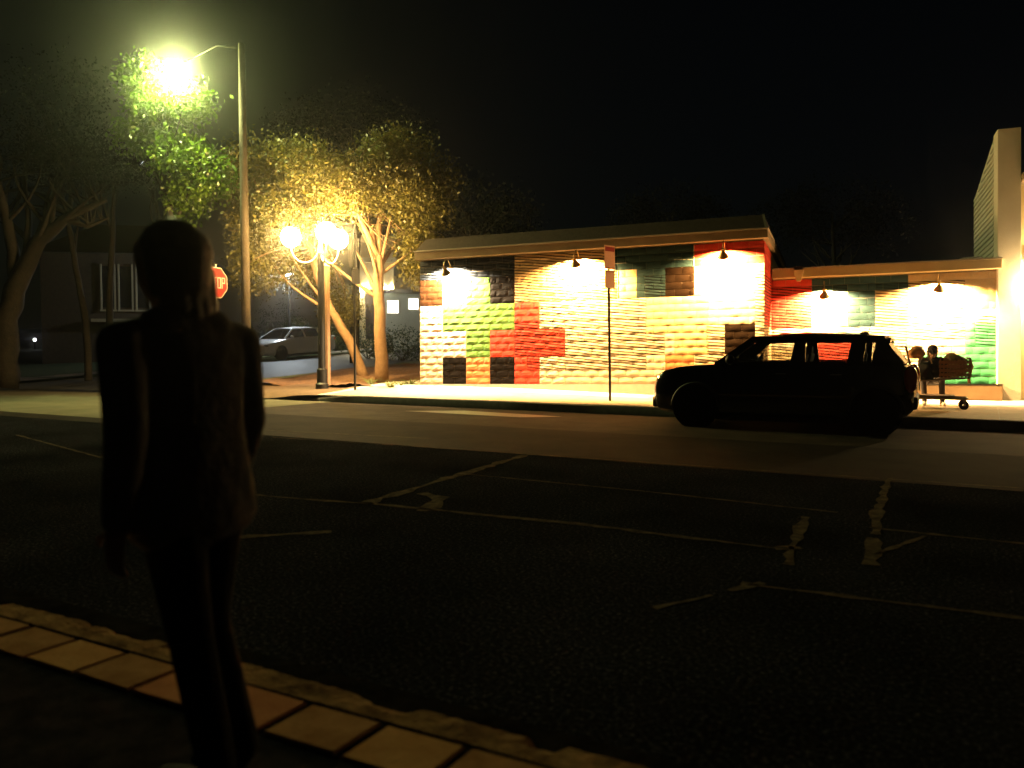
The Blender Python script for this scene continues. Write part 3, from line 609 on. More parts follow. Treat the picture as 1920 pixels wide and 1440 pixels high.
plate(p1, .0365, -.15, .15, ph - .455, ph - .445, RED, 'rule'); plate(p2, .0365, -.14, .14, ph - .535, ph - .525, RED, 'rule')
q = gnd(666, 735, .18); qd = (q - CAM).dot(FW)
s2 = thing('street_sign_post', 'thin black pole with grey and dark plates between the lamp and tree', 'sign', (q.x, q.y, .18), rad(8))
z1_, z2_, z3_ = at(663, 440, qd).z - .18, at(663, 503, qd).z - .18, at(663, 533, qd).z - .18
post(s2, z1_ + .02, .03)
plate(s2, -.04, -.17, .17, z2_ + .01, z1_, mat('sign_back', (0.28, 0.28, 0.30), 0.5), 'grey_plate')
plate(s2, .034, -.17, .17, z3_, z2_ - .03, mat('dark_sign_back', (0.03, 0.03, 0.032), 0.5), 'dark_plate')

# ================================================================== TREES AND SHRUBS
def leaf_cloud(blobs, n, size, clump=0.22, droop=0.0, elong=1.8):
    """blobs: (centre, (rx, ry, rz), weight). Leaves sit in small clumps through each blob's outer volume."""
    wts = np.array([b[2] for b in blobs], float); wts /= wts.sum()
    per = 14; nc = n // per
    which = rng.choice(len(blobs), nc, p=wts)
    C_ = np.array([tuple(b[0]) for b in blobs])[which]; R_ = np.array([b[1] for b in blobs])[which]
    unit = lambda a: a / (np.linalg.norm(a, axis=1, keepdims=True) + 1e-9)
    p = C_ + unit(rng.normal(size=(nc, 3))) * R_ * (rng.uniform(.25, 1.0, (nc, 1)) ** .55)
    k = rng.normal(size=(nc, per, 3)) * clump
    if droop: k[:, :, 2] -= np.abs(rng.normal(size=(nc, per))) * droop
    q = (p[:, None, :] + k).reshape(-1, 3); N = len(q)
    t = rng.normal(size=(N, 3)); t[:, 2] -= .5; t = unit(t); sd = unit(np.cross(t, rng.normal(size=(N, 3))))
    L = size * rng.uniform(.6, 1.3, (N, 1)); w = L / elong / 2
    vs = np.stack([q, q + t * L * .5 + sd * w, q + t * L, q + t * L * .5 - sd * w], 1).reshape(-1, 3)
    return [tuple(v) for v in vs.tolist()], [(4 * i, 4 * i + 1, 4 * i + 2, 4 * i + 3) for i in range(N)]
def branch(b, p, q, r0, r1, bend=0.15, n=6):
    p, q = Vector(p), Vector(q); off = Vector((random.uniform(-1, 1), random.uniform(-1, 1), random.uniform(-.3, .6))) * (q - p).length * bend
    pts = [p.lerp(q, k / n) + off * math.sin(PI * k / n) for k in range(n + 1)]
    b.tube(pts, [r0 + (r1 - r0) * k / n for k in range(n + 1)], 8); return pts
def tree(name, label, base, limbs, blobs, n, size, bark, leaf, clump=.22, droop=0.0, group=None, twigs=30, cat='tree'):
    t = thing(name, label, cat, base, group=group); base = Vector(base)
    b = MB(); tips = []
    for pts, rs in limbs:
        P = [Vector(p) - base for p in pts]; Q = []; R_ = []
        for i in range(len(P) - 1):                       # smooth the limb
            for k in range(5): Q.append(P[i].lerp(P[i + 1], k / 5) + Vector((random.uniform(-1, 1), random.uniform(-1, 1), 0)) * rs[i] * .12); R_.append(rs[i] + (rs[i + 1] - rs[i]) * k / 5)
        Q.append(P[-1]); R_.append(rs[-1]); b.tube(Q, R_, 10); tips.append((Q, R_))
    for _ in range(twigs):
        Q, R_ = random.choice(tips); i = random.randrange(len(Q) // 2, len(Q)); c, r, w = random.choice(blobs)
        tgt = Vector(c) - base + Vector([random.uniform(-.8, .8) * r[k] for k in range(3)])
        d = tgt - Q[i]
        if d.length > 2.5: tgt = Q[i] + d.normalized() * 2.5
        branch(b, Q[i], tgt, max(.012, R_[i] * .45), .006)
    b.build('trunk', bark, t, smooth=True)
    if n:
        vs, fs = leaf_cloud([(tuple(Vector(c) - base), r, w) for c, r, w in blobs], n, size, clump, droop)
        m_ = MB(); m_.add(vs, fs); me = m_.mesh('crown'); me.materials.append(leaf); o = bpy.data.objects.new('crown', me); COL.objects.link(o); o.parent = t
    return t
def gz_(p, e=0.0): return Vector((p.x, p.y, T(p.x, p.y) + e))
LF1 = leafmat('olive_leaf', (0.10, 0.10, 0.022), (0.17, 0.14, 0.035))
LF2 = leafmat('glossy_green_leaf', (0.06, 0.12, 0.010), (0.11, 0.18, 0.02), .35)
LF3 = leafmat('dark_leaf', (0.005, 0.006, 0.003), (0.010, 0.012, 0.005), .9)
# street tree by the building, forked pale trunk
d = 22.5
tb_ = gz_(at(716, 700, d), .1)
P = lambda u, v, dd=0: at(u, v, d + dd)
tree('street_tree', 'forked pale-barked street tree with lit crown beside the mural building', tb_,
     [([tb_, P(713, 640), P(711, 540), P(709, 480)], [.20, .165, .15, .13]), ([P(709, 485), P(690, 440, -.3), P(668, 395, -.6), P(640, 350, -.8)], [.10, .08, .06, .02]),
      ([P(709, 490), P(710, 430), P(716, 375, .3), P(712, 300, .3)], [.11, .085, .06, .02]), ([P(712, 500), P(735, 465, .4), P(770, 425, .6), P(800, 395, .8)], [.07, .05, .04, .015])],
     [(P(720, 330), (1.2, 1.1, .75), 4), (P(650, 350, -.5), (1.1, 1.0, .65), 3), (P(780, 380, .3), (.85, .9, 1.0), 3), (P(785, 470, .2), (.45, .5, .85), 2), (P(600, 320, -.4), (1.1, 1.0, .6), 2), (P(745, 280, .4), (1.1, 1.0, .5), 2), (P(540, 390, -.2), (.9, .8, .6), 1.6), (P(825, 330, .5), (.6, .6, .7), 1)],
     30000, .10, BARK, LF1, .17, .12, twigs=36)
# leaning tree behind the lamp
d2 = 23.5; P2 = lambda u, v, dd=0: at(u, v, d2 + dd)
lb_ = gz_(at(686, 700, d2), .1)
tree('leaning_tree', 'tree with a strongly leaning trunk behind the globe lamp', lb_,
     [([lb_, P2(655, 640), P2(622, 585), P2(595, 520), P2(575, 430)], [.15, .14, .12, .10, .05]), ([P2(595, 520), P2(585, 470), P2(605, 400)], [.07, .05, .02])],
     [(P2(500, 400), (1.0, 1.1, 1.0), 3), (P2(470, 320), (.8, .9, 1.0), 2.4), (P2(560, 300), (1.1, 1.1, .6), 2), (P2(490, 490), (.8, 1, .7), 1.6), (P2(580, 500, .8), (.7, .8, .6), 1.2), (P2(640, 570, 1.5), (.5, .7, .5), .7)],
     22000, .10, BARK, LF1, .18, .14, twigs=40)
# broadleaf tree round the street light
d3 = 22.3; P3 = lambda u, v, dd=0: at(u, v, d3 + dd)
gb_ = gz_(at(318, 715, d3), .05)
tree('lamp_lit_tree', 'glossy green tree whose leaves crowd the glaring street light', gb_,
     [([gb_, P3(318, 560), P3(322, 430), P3(312, 330), P3(318, 230)], [.16, .14, .11, .07, .02]), ([P3(322, 430), P3(350, 370), P3(385, 300)], [.07, .05, .02]), ([P3(318, 360), P3(280, 280), P3(265, 170)], [.06, .05, .02])],
     [(P3(300, 190), (.75, .9, .9), 3), (P3(268, 150), (.5, .6, .65), 2), (P3(350, 190, .2), (.75, .8, .5), 1.8), (P3(270, 255), (.6, .8, .5), 1.6), (P3(335, 290), (.8, .9, .55), 1.8), (P3(390, 320), (.7, .9, .7), 1.5), (P3(350, 370), (.45, .6, .5), .8)],
     15000, .14, BARKD, LF2, .15, .05, twigs=40)
# big spreading tree at the far left
d4 = 24; P4 = lambda u, v, dd=0: at(u, v, d4 + dd)
kb_ = gz_(at(8, 705, d4), .1)
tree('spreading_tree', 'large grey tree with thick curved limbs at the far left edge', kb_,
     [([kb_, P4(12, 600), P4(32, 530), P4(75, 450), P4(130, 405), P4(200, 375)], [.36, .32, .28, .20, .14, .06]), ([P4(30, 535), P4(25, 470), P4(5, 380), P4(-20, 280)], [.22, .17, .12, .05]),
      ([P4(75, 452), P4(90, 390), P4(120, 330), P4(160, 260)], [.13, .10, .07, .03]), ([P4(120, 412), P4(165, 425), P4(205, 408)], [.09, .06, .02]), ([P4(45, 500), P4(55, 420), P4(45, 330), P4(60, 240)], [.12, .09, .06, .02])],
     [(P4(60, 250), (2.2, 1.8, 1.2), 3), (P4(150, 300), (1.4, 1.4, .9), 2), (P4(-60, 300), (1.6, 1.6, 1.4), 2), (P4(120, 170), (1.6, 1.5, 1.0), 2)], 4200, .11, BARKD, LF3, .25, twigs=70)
d5 = 27; P5 = lambda u, v, dd=0: at(u, v, d5 + dd)
sb_ = gz_(at(166, 690, d5), .05)
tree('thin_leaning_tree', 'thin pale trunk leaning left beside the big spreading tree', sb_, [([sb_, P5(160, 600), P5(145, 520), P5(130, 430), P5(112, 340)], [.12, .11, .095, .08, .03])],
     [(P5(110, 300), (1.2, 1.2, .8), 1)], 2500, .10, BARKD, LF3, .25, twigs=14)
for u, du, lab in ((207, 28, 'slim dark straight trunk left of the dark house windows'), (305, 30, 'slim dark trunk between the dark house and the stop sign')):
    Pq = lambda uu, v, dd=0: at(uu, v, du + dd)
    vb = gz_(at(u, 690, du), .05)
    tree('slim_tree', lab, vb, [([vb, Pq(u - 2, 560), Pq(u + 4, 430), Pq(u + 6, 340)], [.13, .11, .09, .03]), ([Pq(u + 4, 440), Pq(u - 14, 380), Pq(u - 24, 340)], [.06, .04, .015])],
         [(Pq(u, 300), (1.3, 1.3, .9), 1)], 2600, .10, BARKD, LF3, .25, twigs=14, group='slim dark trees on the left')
# dark trees behind the buildings
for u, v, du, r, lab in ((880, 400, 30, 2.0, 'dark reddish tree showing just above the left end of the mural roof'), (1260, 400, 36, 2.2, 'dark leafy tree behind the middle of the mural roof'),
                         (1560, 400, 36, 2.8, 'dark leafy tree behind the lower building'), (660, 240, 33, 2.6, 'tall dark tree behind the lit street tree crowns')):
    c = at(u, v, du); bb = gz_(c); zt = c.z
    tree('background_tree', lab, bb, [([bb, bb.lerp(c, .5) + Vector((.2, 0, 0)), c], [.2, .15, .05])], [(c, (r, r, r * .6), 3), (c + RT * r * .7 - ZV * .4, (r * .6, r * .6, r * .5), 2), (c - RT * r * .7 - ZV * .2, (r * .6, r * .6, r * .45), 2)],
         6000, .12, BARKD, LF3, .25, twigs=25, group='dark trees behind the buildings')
# shrubs and ground plants
LF4 = leafmat('shrub_leaf', (0.03, 0.05, 0.015), (0.06, 0.09, 0.025))
def shrub(label, p, r, n, size=.09, name='shrub', leaf=LF4):
    t = thing(name, label, 'shrub', p, group='shrubs round the corner gardens')
    m_ = MB()
    for k in range(7): a = random.uniform(0, 6.3); branch(m_, (0, 0, -.05), (r[0] * .6 * math.cos(a), r[1] * .6 * math.sin(a), r[2] * random.uniform(.8, 1.4)), .02, .006)
    m_.build('stems', BARKD, t)
    vs, fs = leaf_cloud([((0, 0, r[2] * .9), r, 1), ((r[0] * .5, 0, r[2] * .6), (r[0] * .6, r[1] * .6, r[2] * .6), .5)], n, size, .12)
    m_ = MB(); m_.add(vs, fs); me = m_.mesh('foliage'); me.materials.append(leaf); o = bpy.data.objects.new('foliage', me); COL.objects.link(o); o.parent = t
for u, d_, r, n, lab in ((628, 45, (1.6, 1.0, .8), 2600, 'wide low hedge beyond the silver car, left of the leaning trunk'), (560, 46, (1.5, .9, .9), 2400, 'shrub behind the silver car roof'),
                         (755, 34, (1.6, 1.0, .75), 2600, 'dark shrub under the lit square windows'), (690, 36, (1.3, .9, .8), 2200, 'shrub below the left porch lantern'),
                         (520, 48, (2.0, 1.2, 1.6), 2600, 'tall shrub behind the front of the silver car'), (300, 33, (2.4, 1.2, .8), 2600, 'dark hedge in front of the dark house')):
    p = gz_(at(u, 650, d_)); shrub(lab, p, r, n)
def strap_plant(label, p, n=26, h=.5):
    t = thing('strap_leaf_plant', label, 'plant', p, group='strappy plants in the planting bed'); m_ = MB()
    for k in range(n):
        a = random.uniform(0, 2 * PI); L = h * random.uniform(.7, 1.2); dr_ = Vector((math.cos(a), math.sin(a), 0)); sd = Vector((-dr_.y, dr_.x, 0)) * .016; v_ = []
        for j in range(5):
            s_ = j / 4; c = dr_ * L * .75 * s_ + Vector((0, 0, L * (s_ * 1.1 - .75 * s_ * s_))); v_ += [c + sd * (1 - s_ * .9), c - sd * (1 - s_ * .9)]
        m_.add(v_, [(2 * j, 2 * j + 1, 2 * j + 3, 2 * j + 2) for j in range(4)])
    m_.build('leaves', leafmat('strap_leaf', (0.08, 0.10, 0.025), (0.13, 0.14, 0.04)), t)
for u, v, d_, lab in ((752, 706, 20.6, 'strappy plant nearest the mural wall in the mulch'), (733, 710, 20.2, 'strappy plant right of the street tree trunk'), (695, 704, 21.0, 'strappy plant left of the street tree foot'), (768, 702, 20.9, 'strappy plant tucked at the building corner')):
    p = at(u, v, d_); strap_plant(lab, Vector((p.x, p.y, T(p.x, p.y) + .15)))

# ================================================================== VEHICLES
TYRE = mat('tyre_rubber', (0.006, 0.006, 0.006), 0.85, spec=.15); RIMM = mat('alloy_rim', (0.35, 0.35, 0.36), 0.25, metal=1.0); RIMD = mat('dark_alloy_rim', (0.30, 0.30, 0.31), 0.22, metal=1.0)
SEATM = mat('dark_seat_cloth', (0.02, 0.02, 0.022), 0.8); CHROME = mat('chrome', (0.7, 0.7, 0.7), 0.08, metal=1.0)
HEADG = mat('headlamp_glass', (0.5, 0.5, 0.5), 0.05, metal=0.6); TAILR = mat('tail_lamp_red', (0.75, 0.015, 0.02), 0.15, coat=1.0)
CARGL = glass('car_glass', (0.72, 0.74, 0.74)); DARKGL = glass('tinted_car_glass', (0.10, 0.11, 0.12))
def section_body(st):
    vs = []; fs = []; n = None
    for (x, zb, zt, w) in st:
        zm = zb + (zt - zb) * .45
        half = [(w * .80, zb), (w * .96, zb + .06), (w, zb + (zt - zb) * .28), (w * .995, zm), (w * .985, zb + (zt - zb) * .72), (w * .955, zt - .035), (w * .90, zt), (w * .5, zt + .018)]
        ring = [(x, y, z) for y, z in half] + [(x, 0, zt + .024)] + [(x, -y, z) for y, z in reversed(half)] + [(x, 0, zb)]
        n = len(ring); vs += ring
    for i in range(len(st) - 1):
        for k in range(n): fs.append((i * n + k, i * n + (k + 1) % n, (i + 1) * n + (k + 1) % n, (i + 1) * n + k))
    fs += [tuple(range(n)), tuple((len(st) - 1) * n + k for k in range(n - 1, -1, -1))]
    return vs, fs
def car(name, label, p, loc, rz, paintm, rim):
    t = thing(name, label, 'car', loc, rz)
    b = MB(); b.add(*section_body(p['st'])); body = b.build('body', paintm, t, smooth='auto')
    zb_, wb_, zr, wr = p['belt'], p['wbelt'], p['rail'], p['wrail']
    yy = lambda z: wb_ - (z - zb_) * (wb_ - wr) / (zr - zb_)
    b = MB()
    for poly in p['pillars']:
        for s in (1, -1):
            pts = [Vector((x, s * yy(z), z)) for x, z in poly]; b.prism(pts, (0, -s * .05, 0))
    b.build('pillars', paintm, body)
    b = MB(); vs = []; fs = []                            # roof skin
    for (x, z, w) in p['roof']:
        vs += [(x, y * w, z - (abs(y) ** 3) * .05) for y in (-1, -.8, -.4, 0, .4, .8, 1)] + [(x, y * w * .97, z - .045 - (abs(y) ** 3) * .05) for y in (1, .8, .4, 0, -.4, -.8, -1)]
    n = 14
    for i in range(len(p['roof']) - 1):
        for k in range(n): fs.append((i * n + k, i * n + (k + 1) % n, (i + 1) * n + (k + 1) % n, (i + 1) * n + k))
    fs += [tuple(range(n)), tuple((len(p['roof']) - 1) * n + k for k in range(n - 1, -1, -1))]
    b.add(vs, fs); b.build('roof', p.get('roofmat', paintm), t, smooth='auto')
    for poly in p['windows']:
        for s in (1, -1):
            b = MB(); b.prism([Vector((x, s * (yy(z) - .02), z)) for x, z in poly], (0, -s * .006, 0)); b.build('side_window', p.get('glass', CARGL), t)
    for nm, ((x0, z0, w0), (x1, z1, w1)) in (('windshield', p['wind']), ('rear_window', p['rear'])):
        b = MB(); b.add([(x0, -w0, z0), (x0, w0, z0), (x1, w1, z1), (x1, -w1, z1), ((x0 + x1) / 2 + (.03 if nm == 'windshield' else -.03), 0, (z0 + z1) / 2 + .02), (x0 + (.04 if x0 > 0 else -.04), 0, z0), (x1 + (.02 if x0 > 0 else -.02), 0, z1 + .02)], [(0, 5, 4), (5, 1, 4), (1, 2, 4), (2, 6, 4), (6, 3, 4), (3, 0, 4)]); b.build(nm, p.get('glass', CARGL), t, smooth=True)
    r = p['wr']
    for x in p['axles']:
        for s in (1, -1):
            Mw = Matrix.Translation((x, s * (p['track']), r)) @ Matrix.Rotation(-s * PI / 2, 4, 'X')
            b = MB(); b.lathe([(r * .66, -.10), (r * .92, -.105), (r, -.08), (r, .08), (r * .92, .105), (r * .66, .10)], 28, Mw); w_ = b.build('wheel', TYRE, t, smooth='auto')
            b = MB(); b.lathe([(r * .66, .095), (r * .62, .06), (r * .62, -.02), (0, -.02)], 28, Mw)
            for k in range(5):
                a = 2 * PI * k / 5
                for da in (-.13, .13):
                    b.add([Mw @ Vector(q) for q in ((r * .1 * math.cos(a), r * .1 * math.sin(a), .075), (r * .64 * math.cos(a + da - .07), r * .64 * math.sin(a + da - .07), .085), (r * .64 * math.cos(a + da + .07), r * .64 * math.sin(a + da + .07), .085), (r * .12 * math.cos(a + .5 * da), r * .12 * math.sin(a + .5 * da), .07))], [(0, 1, 2, 3)])
            b.lathe([(r * .16, .07), (r * .14, .085), (0, .088)], 12, Mw); b.build('rim', rim, w_)
            b = MB(); arc = [Vector((x + (r + .045) * math.cos(PI * k / 14), s * (p['st'][len(p['st']) // 2][3] + .002), r + (r + .045) * math.sin(PI * k / 14))) for k in range(15)]
            b.tube(arc, .026, 6); b.build('wheel_arch', p['clad'], body, smooth=True)
            b = MB(); b.add([(x + (r + .04) * math.cos(2 * PI * k / 20), s * (p['st'][len(p['st']) // 2][3] + .001), r + (r + .04) * math.sin(2 * PI * k / 20)) for k in range(20)], [tuple(range(20))]); b.build('wheel_well', TYRE, body)
    for s in (1, -1):
        x, y, z, sx, sy, sz = p['head']; b = MB(); b.sphere((x, s * y, z), (sx, sy, sz), 14); b.build('headlight', HEADG, t, smooth=True)
        x, y, z, sx, sy, sz = p['tail']; b = MB(); b.sphere((x, s * y, z), (sx, sy, sz), 14); b.build('taillight', TAILR, t, smooth=True)
        x, z = p['mirror']; b = MB(); b.sphere((x, s * (wb_ + .12), z), (.07, .11, .075), 12); b.tube([(x, s * (wb_ - .02), z - .05), (x, s * (wb_ + .08), z - .02)], .025, 6); b.build('door_mirror', p['clad'], t, smooth=True)
        for hx in p['handles']:
            b = MB(); b.box((hx, s * (p['hy']), p['hz']), (.16, .03, .022)); b.build('door_handle', p['hm'], t, bevel=.006)
        for sx0 in p['seats']:
            b = MB(); b.box((sx0, s * .36, .62), (.48, .48, .18)); b.box((sx0 - .26, s * .36, .93), (.13, .46, .5), Matrix.Rotation(rad(-12), 3, 'Y')); b.box((sx0 - .32, s * .36, 1.22), (.08, .22, .14)); b.build('seat', SEATM, t, bevel=.03)
        for (x0, x1, z) in p['sill']:
            b = MB(); b.box(((x0 + x1) / 2, s * p['st'][len(p['st']) // 2][3], z), (x1 - x0, .03, .04)); b.build('sill_trim', p['hm'], body, bevel=.01)
    b = MB(); x, z = p['wheelpos']; Mt = Matrix.Translation((x, .36, z)) @ Matrix.Rotation(rad(65), 4, 'Y'); b.tube([Mt @ Vector((.18 * math.cos(2 * PI * k / 20), .18 * math.sin(2 * PI * k / 20), 0)) for k in range(21)], .014, 6, False); b.tube([Mt @ Vector((-.18, 0, 0)), Mt @ Vector((.18, 0, 0))], .012, 6); b.build('steering_wheel', SEATM, t)
    b = MB(); b.span((x + .1, -wb_ + .1, zb_ - .18), (x + .5, wb_ - .1, zb_ + .02)); b.build('dashboard', SEATM, t, bevel=.04)
    for bx0, z0, z1_ in p['bump']:
        b = MB(); b.box((bx0, 0, (z0 + z1_) / 2), (.10, 1.3, z1_ - z0)); b.build('bumper', p['clad'], t, bevel=.03)
    for q in p.get('antenna', []):
        b = MB(); b.sphere((q[0], 0, q[1] + .005), (.08, .03, .035), 10); b.tube([(q[0] - .05, 0, q[1]), (q[0] - .10, 0, q[1] + .17)], .006, 6); b.build('antenna', p['clad'], t)
    for s in (-.35, .3):
        b = MB(); x0, z0, w0 = p['wind'][0]; b.tube([(x0 + .06, s, z0 + .02), (x0 + .01, s + .35, z0 + .07)], .009, 6); b.build('wiper', TYRE, t)
    b = MB(); b.span((p['plate'][0], -.26, p['plate'][1]), (p['plate'][0] + .012 * (1 if p['plate'][0] > 0 else -1), .26, p['plate'][1] + .12)); b.build('number_plate', WHT, t)
    return t
BLK = mat('black_car_paint', (0.006, 0.006, 0.007), 0.12, coat=1.0); CLAD = mat('black_cladding', (0.015, 0.015, 0.015), 0.6)
suv = dict(st=[(2.03, .40, .62, .56), (2.00, .30, .72, .70), (1.93, .24, .82, .78), (1.80, .21, .89, .83), (1.6, .20, .935, .865), (1.3, .19, .965, .885), (.9, .19, .99, .89), (.3, .19, 1.0, .89), (-.4, .19, 1.01, .89), (-1.0, .19, 1.02, .89), (-1.4, .2, 1.03, .88), (-1.62, .22, 1.02, .85), (-1.74, .27, .96, .80), (-1.81, .34, .82, .72), (-1.84, .42, .70, .60)],
           belt=1.0, wbelt=.85, rail=1.43, wrail=.63,
           pillars=[[(1.0, 1.0), (.80, 1.0), (.28, 1.42), (.46, 1.42)], [(-.14, 1.0), (-.36, 1.0), (-.33, 1.44), (-.20, 1.44)], [(-.93, 1.0), (-1.15, 1.0), (-1.19, 1.44), (-1.00, 1.44)], [(-1.26, 1.0), (-1.70, 1.0), (-1.42, 1.40), (-1.32, 1.40)], [(.46, 1.325), (.40, 1.43), (-1.42, 1.43), (-1.46, 1.325)], [(.98, .985), (.98, 1.035), (-1.66, 1.06), (-1.66, .985)]],
           windows=[[(.84, 1.03), (-.16, 1.03), (-.2, 1.33), (.42, 1.33)], [(-.33, 1.03), (-.95, 1.04), (-1.0, 1.33), (-.30, 1.33)], [(-1.14, 1.04), (-1.28, 1.04), (-1.33, 1.33), (-1.18, 1.33)]],
           roof=[(.50, 1.40, .60), (.36, 1.44, .63), (.05, 1.478, .65), (-.4, 1.49, .655), (-.85, 1.476, .65), (-1.22, 1.445, .63), (-1.50, 1.405, .58)],
           wind=((.97, 1.0, .76), (.46, 1.41, .60)), rear=((-1.70, 1.03, .72), (-1.42, 1.37, .58)), wr=.325, axles=(1.27, -1.33), track=.80,
           head=(1.83, .66, .74, .13, .13, .11), tail=(-1.775, .735, .80, .10, .13, .20), mirror=(.72, 1.07), handles=(-.02, -.80), hy=.895, hz=.86, hm=CHROME, seats=(.05, -.75), sill=[],
           wheelpos=(.42, .98), bump=((2.0, .28, .46), (-1.82, .36, .55)), antenna=[(-1.1, 1.455)], clad=CLAD, plate=(-1.87, .62))
fw, rw = gnd(1305, 800), gnd(1640, 815)
mid = (fw + rw) / 2
ang = math.atan2(fw.y - rw.y, fw.x - rw.x)
ctr = Vector((mid.x, mid.y, 0)) + Vector((-math.cos(ang), -math.sin(ang), 0)) * (-.03) + Vector((-math.sin(ang), math.cos(ang), 0)) * (-.84)
car('parked_hatchback', 'black five-door hatchback parked at the kerb before the lit mural', suv, ctr, ang, BLK, RIMD)
SIL = mat('silver_car_paint', (0.80, 0.80, 0.78), 0.35, metal=0.05, coat=.6)
sed = dict(st=[(2.25, .38, .56, .6), (2.2, .28, .66, .74), (2.0, .2, .76, .83), (1.6, .18, .84, .88), (1.1, .18, .92, .90), (.4, .18, .95, .90), (-.6, .18, .96, .90), (-1.3, .18, .97, .90), (-1.7, .2, .98, .87), (-2.1, .26, .97, .80), (-2.22, .36, .86, .7)],
           belt=.95, wbelt=.86, rail=1.38, wrail=.60,
           pillars=[[(1.15, .94), (1.05, .94), (.32, 1.38), (.42, 1.38)], [(-.1, .95), (-.2, .95), (-.2, 1.4), (-.13, 1.4)], [(-1.1, .95), (-1.9, .96), (-1.15, 1.36), (-1.0, 1.38)], [(.42, 1.33), (.36, 1.39), (-1.15, 1.38), (-1.2, 1.32)], [(1.1, .93), (1.1, .97), (-1.8, .99), (-1.8, .93)]],
           windows=[[(1.0, .97), (-.1, .97), (-.13, 1.33), (.40, 1.33)], [(-.2, .97), (-1.15, .98), (-1.05, 1.33), (-.2, 1.33)]],
           roof=[(.45, 1.37, .57), (.2, 1.42, .61), (-.4, 1.445, .62), (-.9, 1.42, .6), (-1.25, 1.36, .55)],
           wind=((1.14, .95, .76), (.40, 1.38, .57)), rear=((-1.95, .98, .7), (-1.2, 1.35, .54)), wr=.32, axles=(1.38, -1.32), track=.80,
           head=(2.0, .66, .66, .18, .14, .07), tail=(-2.1, .68, .82, .1, .14, .09), mirror=(.8, 1.0), handles=(.0, -.95), hy=.905, hz=.80, hm=SIL, seats=(.1, -.8), sill=[],
           wheelpos=(.5, .93), bump=((2.18, .26, .44), (-2.18, .3, .5)), clad=SIL, plate=(2.26, .42), glass=DARKGL)
sc_ = at(546, 650, 38.5); zs = T(sc_.x, sc_.y) + .012
slope = math.atan(.055)
so = car('silver_sedan', 'silver sedan parked across the side street behind the globe lamp', sed, (sc_.x, sc_.y, zs), rad(-92), SIL, RIMM)
so.rotation_euler = (0, slope, rad(-92))

# ================================================================== PEOPLE
def remeshed(parts, voxel, smooth_it=6):
    """parts: list of (p0, r0, p1, r1, tag) tapered capsules -> one closed surface; faces tagged by nearest capsule"""
    mb = MB()
    for p0, r0, p1, r1, tg in parts:
        p0, p1 = Vector(p0), Vector(p1); L = (p1 - p0).length; n = min(24, max(1, int(L / (min(r0, r1) * .35))))
        for k in range(n + 1): mb.sphere(p0.lerp(p1, k / n), r0 + (r1 - r0) * k / n, 14)
    me = mb.mesh('tmp')
    bm = bmesh.new(); bm.from_mesh(me); bmesh.ops.remove_doubles(bm, verts=bm.verts, dist=1e-5); bmesh.ops.recalc_face_normals(bm, faces=bm.faces); bm.to_mesh(me); bm.free()
    o = bpy.data.objects.new('tmp', me); COL.objects.link(o)
    rm = o.modifiers.new('r', 'REMESH'); rm.mode = 'VOXEL'; rm.voxel_size = voxel
    sm_ = o.modifiers.new('s', 'SMOOTH'); sm_.iterations = smooth_it; sm_.factor = .5
    dg = bpy.context.evaluated_depsgraph_get(); dg.update()
    out = bpy.data.meshes.new_from_object(o.evaluated_get(dg)); bpy.data.objects.remove(o); bpy.data.meshes.remove(me)
    nf = len(out.polygons); cen = np.empty(nf * 3); out.polygons.foreach_get('center', cen); cen = cen.reshape(-1, 3)
    best = np.full(nf, 1e9); tagi = np.zeros(nf, int)
    for p0, r0, p1, r1, tg in parts:
        a, b_ = np.array(p0), np.array(p1); d = b_ - a; t = np.clip(((cen - a) @ d) / max(1e-9, d @ d), 0, 1)
        dist = np.linalg.norm(cen - (a + t[:, None] * d), axis=1) - (r0 + (r1 - r0) * t)
        m = dist < best; best[m] = dist[m]; tagi[m] = tg
    out.polygons.foreach_set('material_index', tagi.astype(np.int32)); out.polygons.foreach_set('use_smooth', np.ones(nf, bool))
    return out
def hand(parts, w, d, side, palm_n, s, tg, curl=.5):
    """wrist w, direction d of the fingers, side: towards the thumb, palm_n: palm side"""
    w, d, side, pn = Vector(w), Vector(d).normalized(), Vector(side).normalized(), Vector(palm_n).normalized()
    for q in (-.028, -.010, .010, .028): parts.append((w + side * q * .7 * s + d * .01 * s, .014 * s, w + (d * .085 + side * q) * s, .012 * s, tg))
    for q, L in ((-.030, .060), (-.010, .075), (.011, .082), (.031, .072)):
        p = w + (d * .088 + side * q) * s; dd = d.copy()
        for k, f in enumerate((.45, .32, .23)):
            dd = (dd + pn * curl * .8).normalized(); q2 = p + dd * L * f * s; parts.append((p, (.0095 - .001 * k) * s, q2, (.0085 - .001 * k) * s, tg)); p = q2
    p = w + (d * .025 + side * .03) * s; dd = (d * .6 + side * .8).normalized()
    for L in (.035, .03, .025): q2 = p + dd * L * s; parts.append((p, .011 * s, q2, .0095 * s, tg)); p = q2; dd = (dd + d * .35 + pn * .25).normalized()
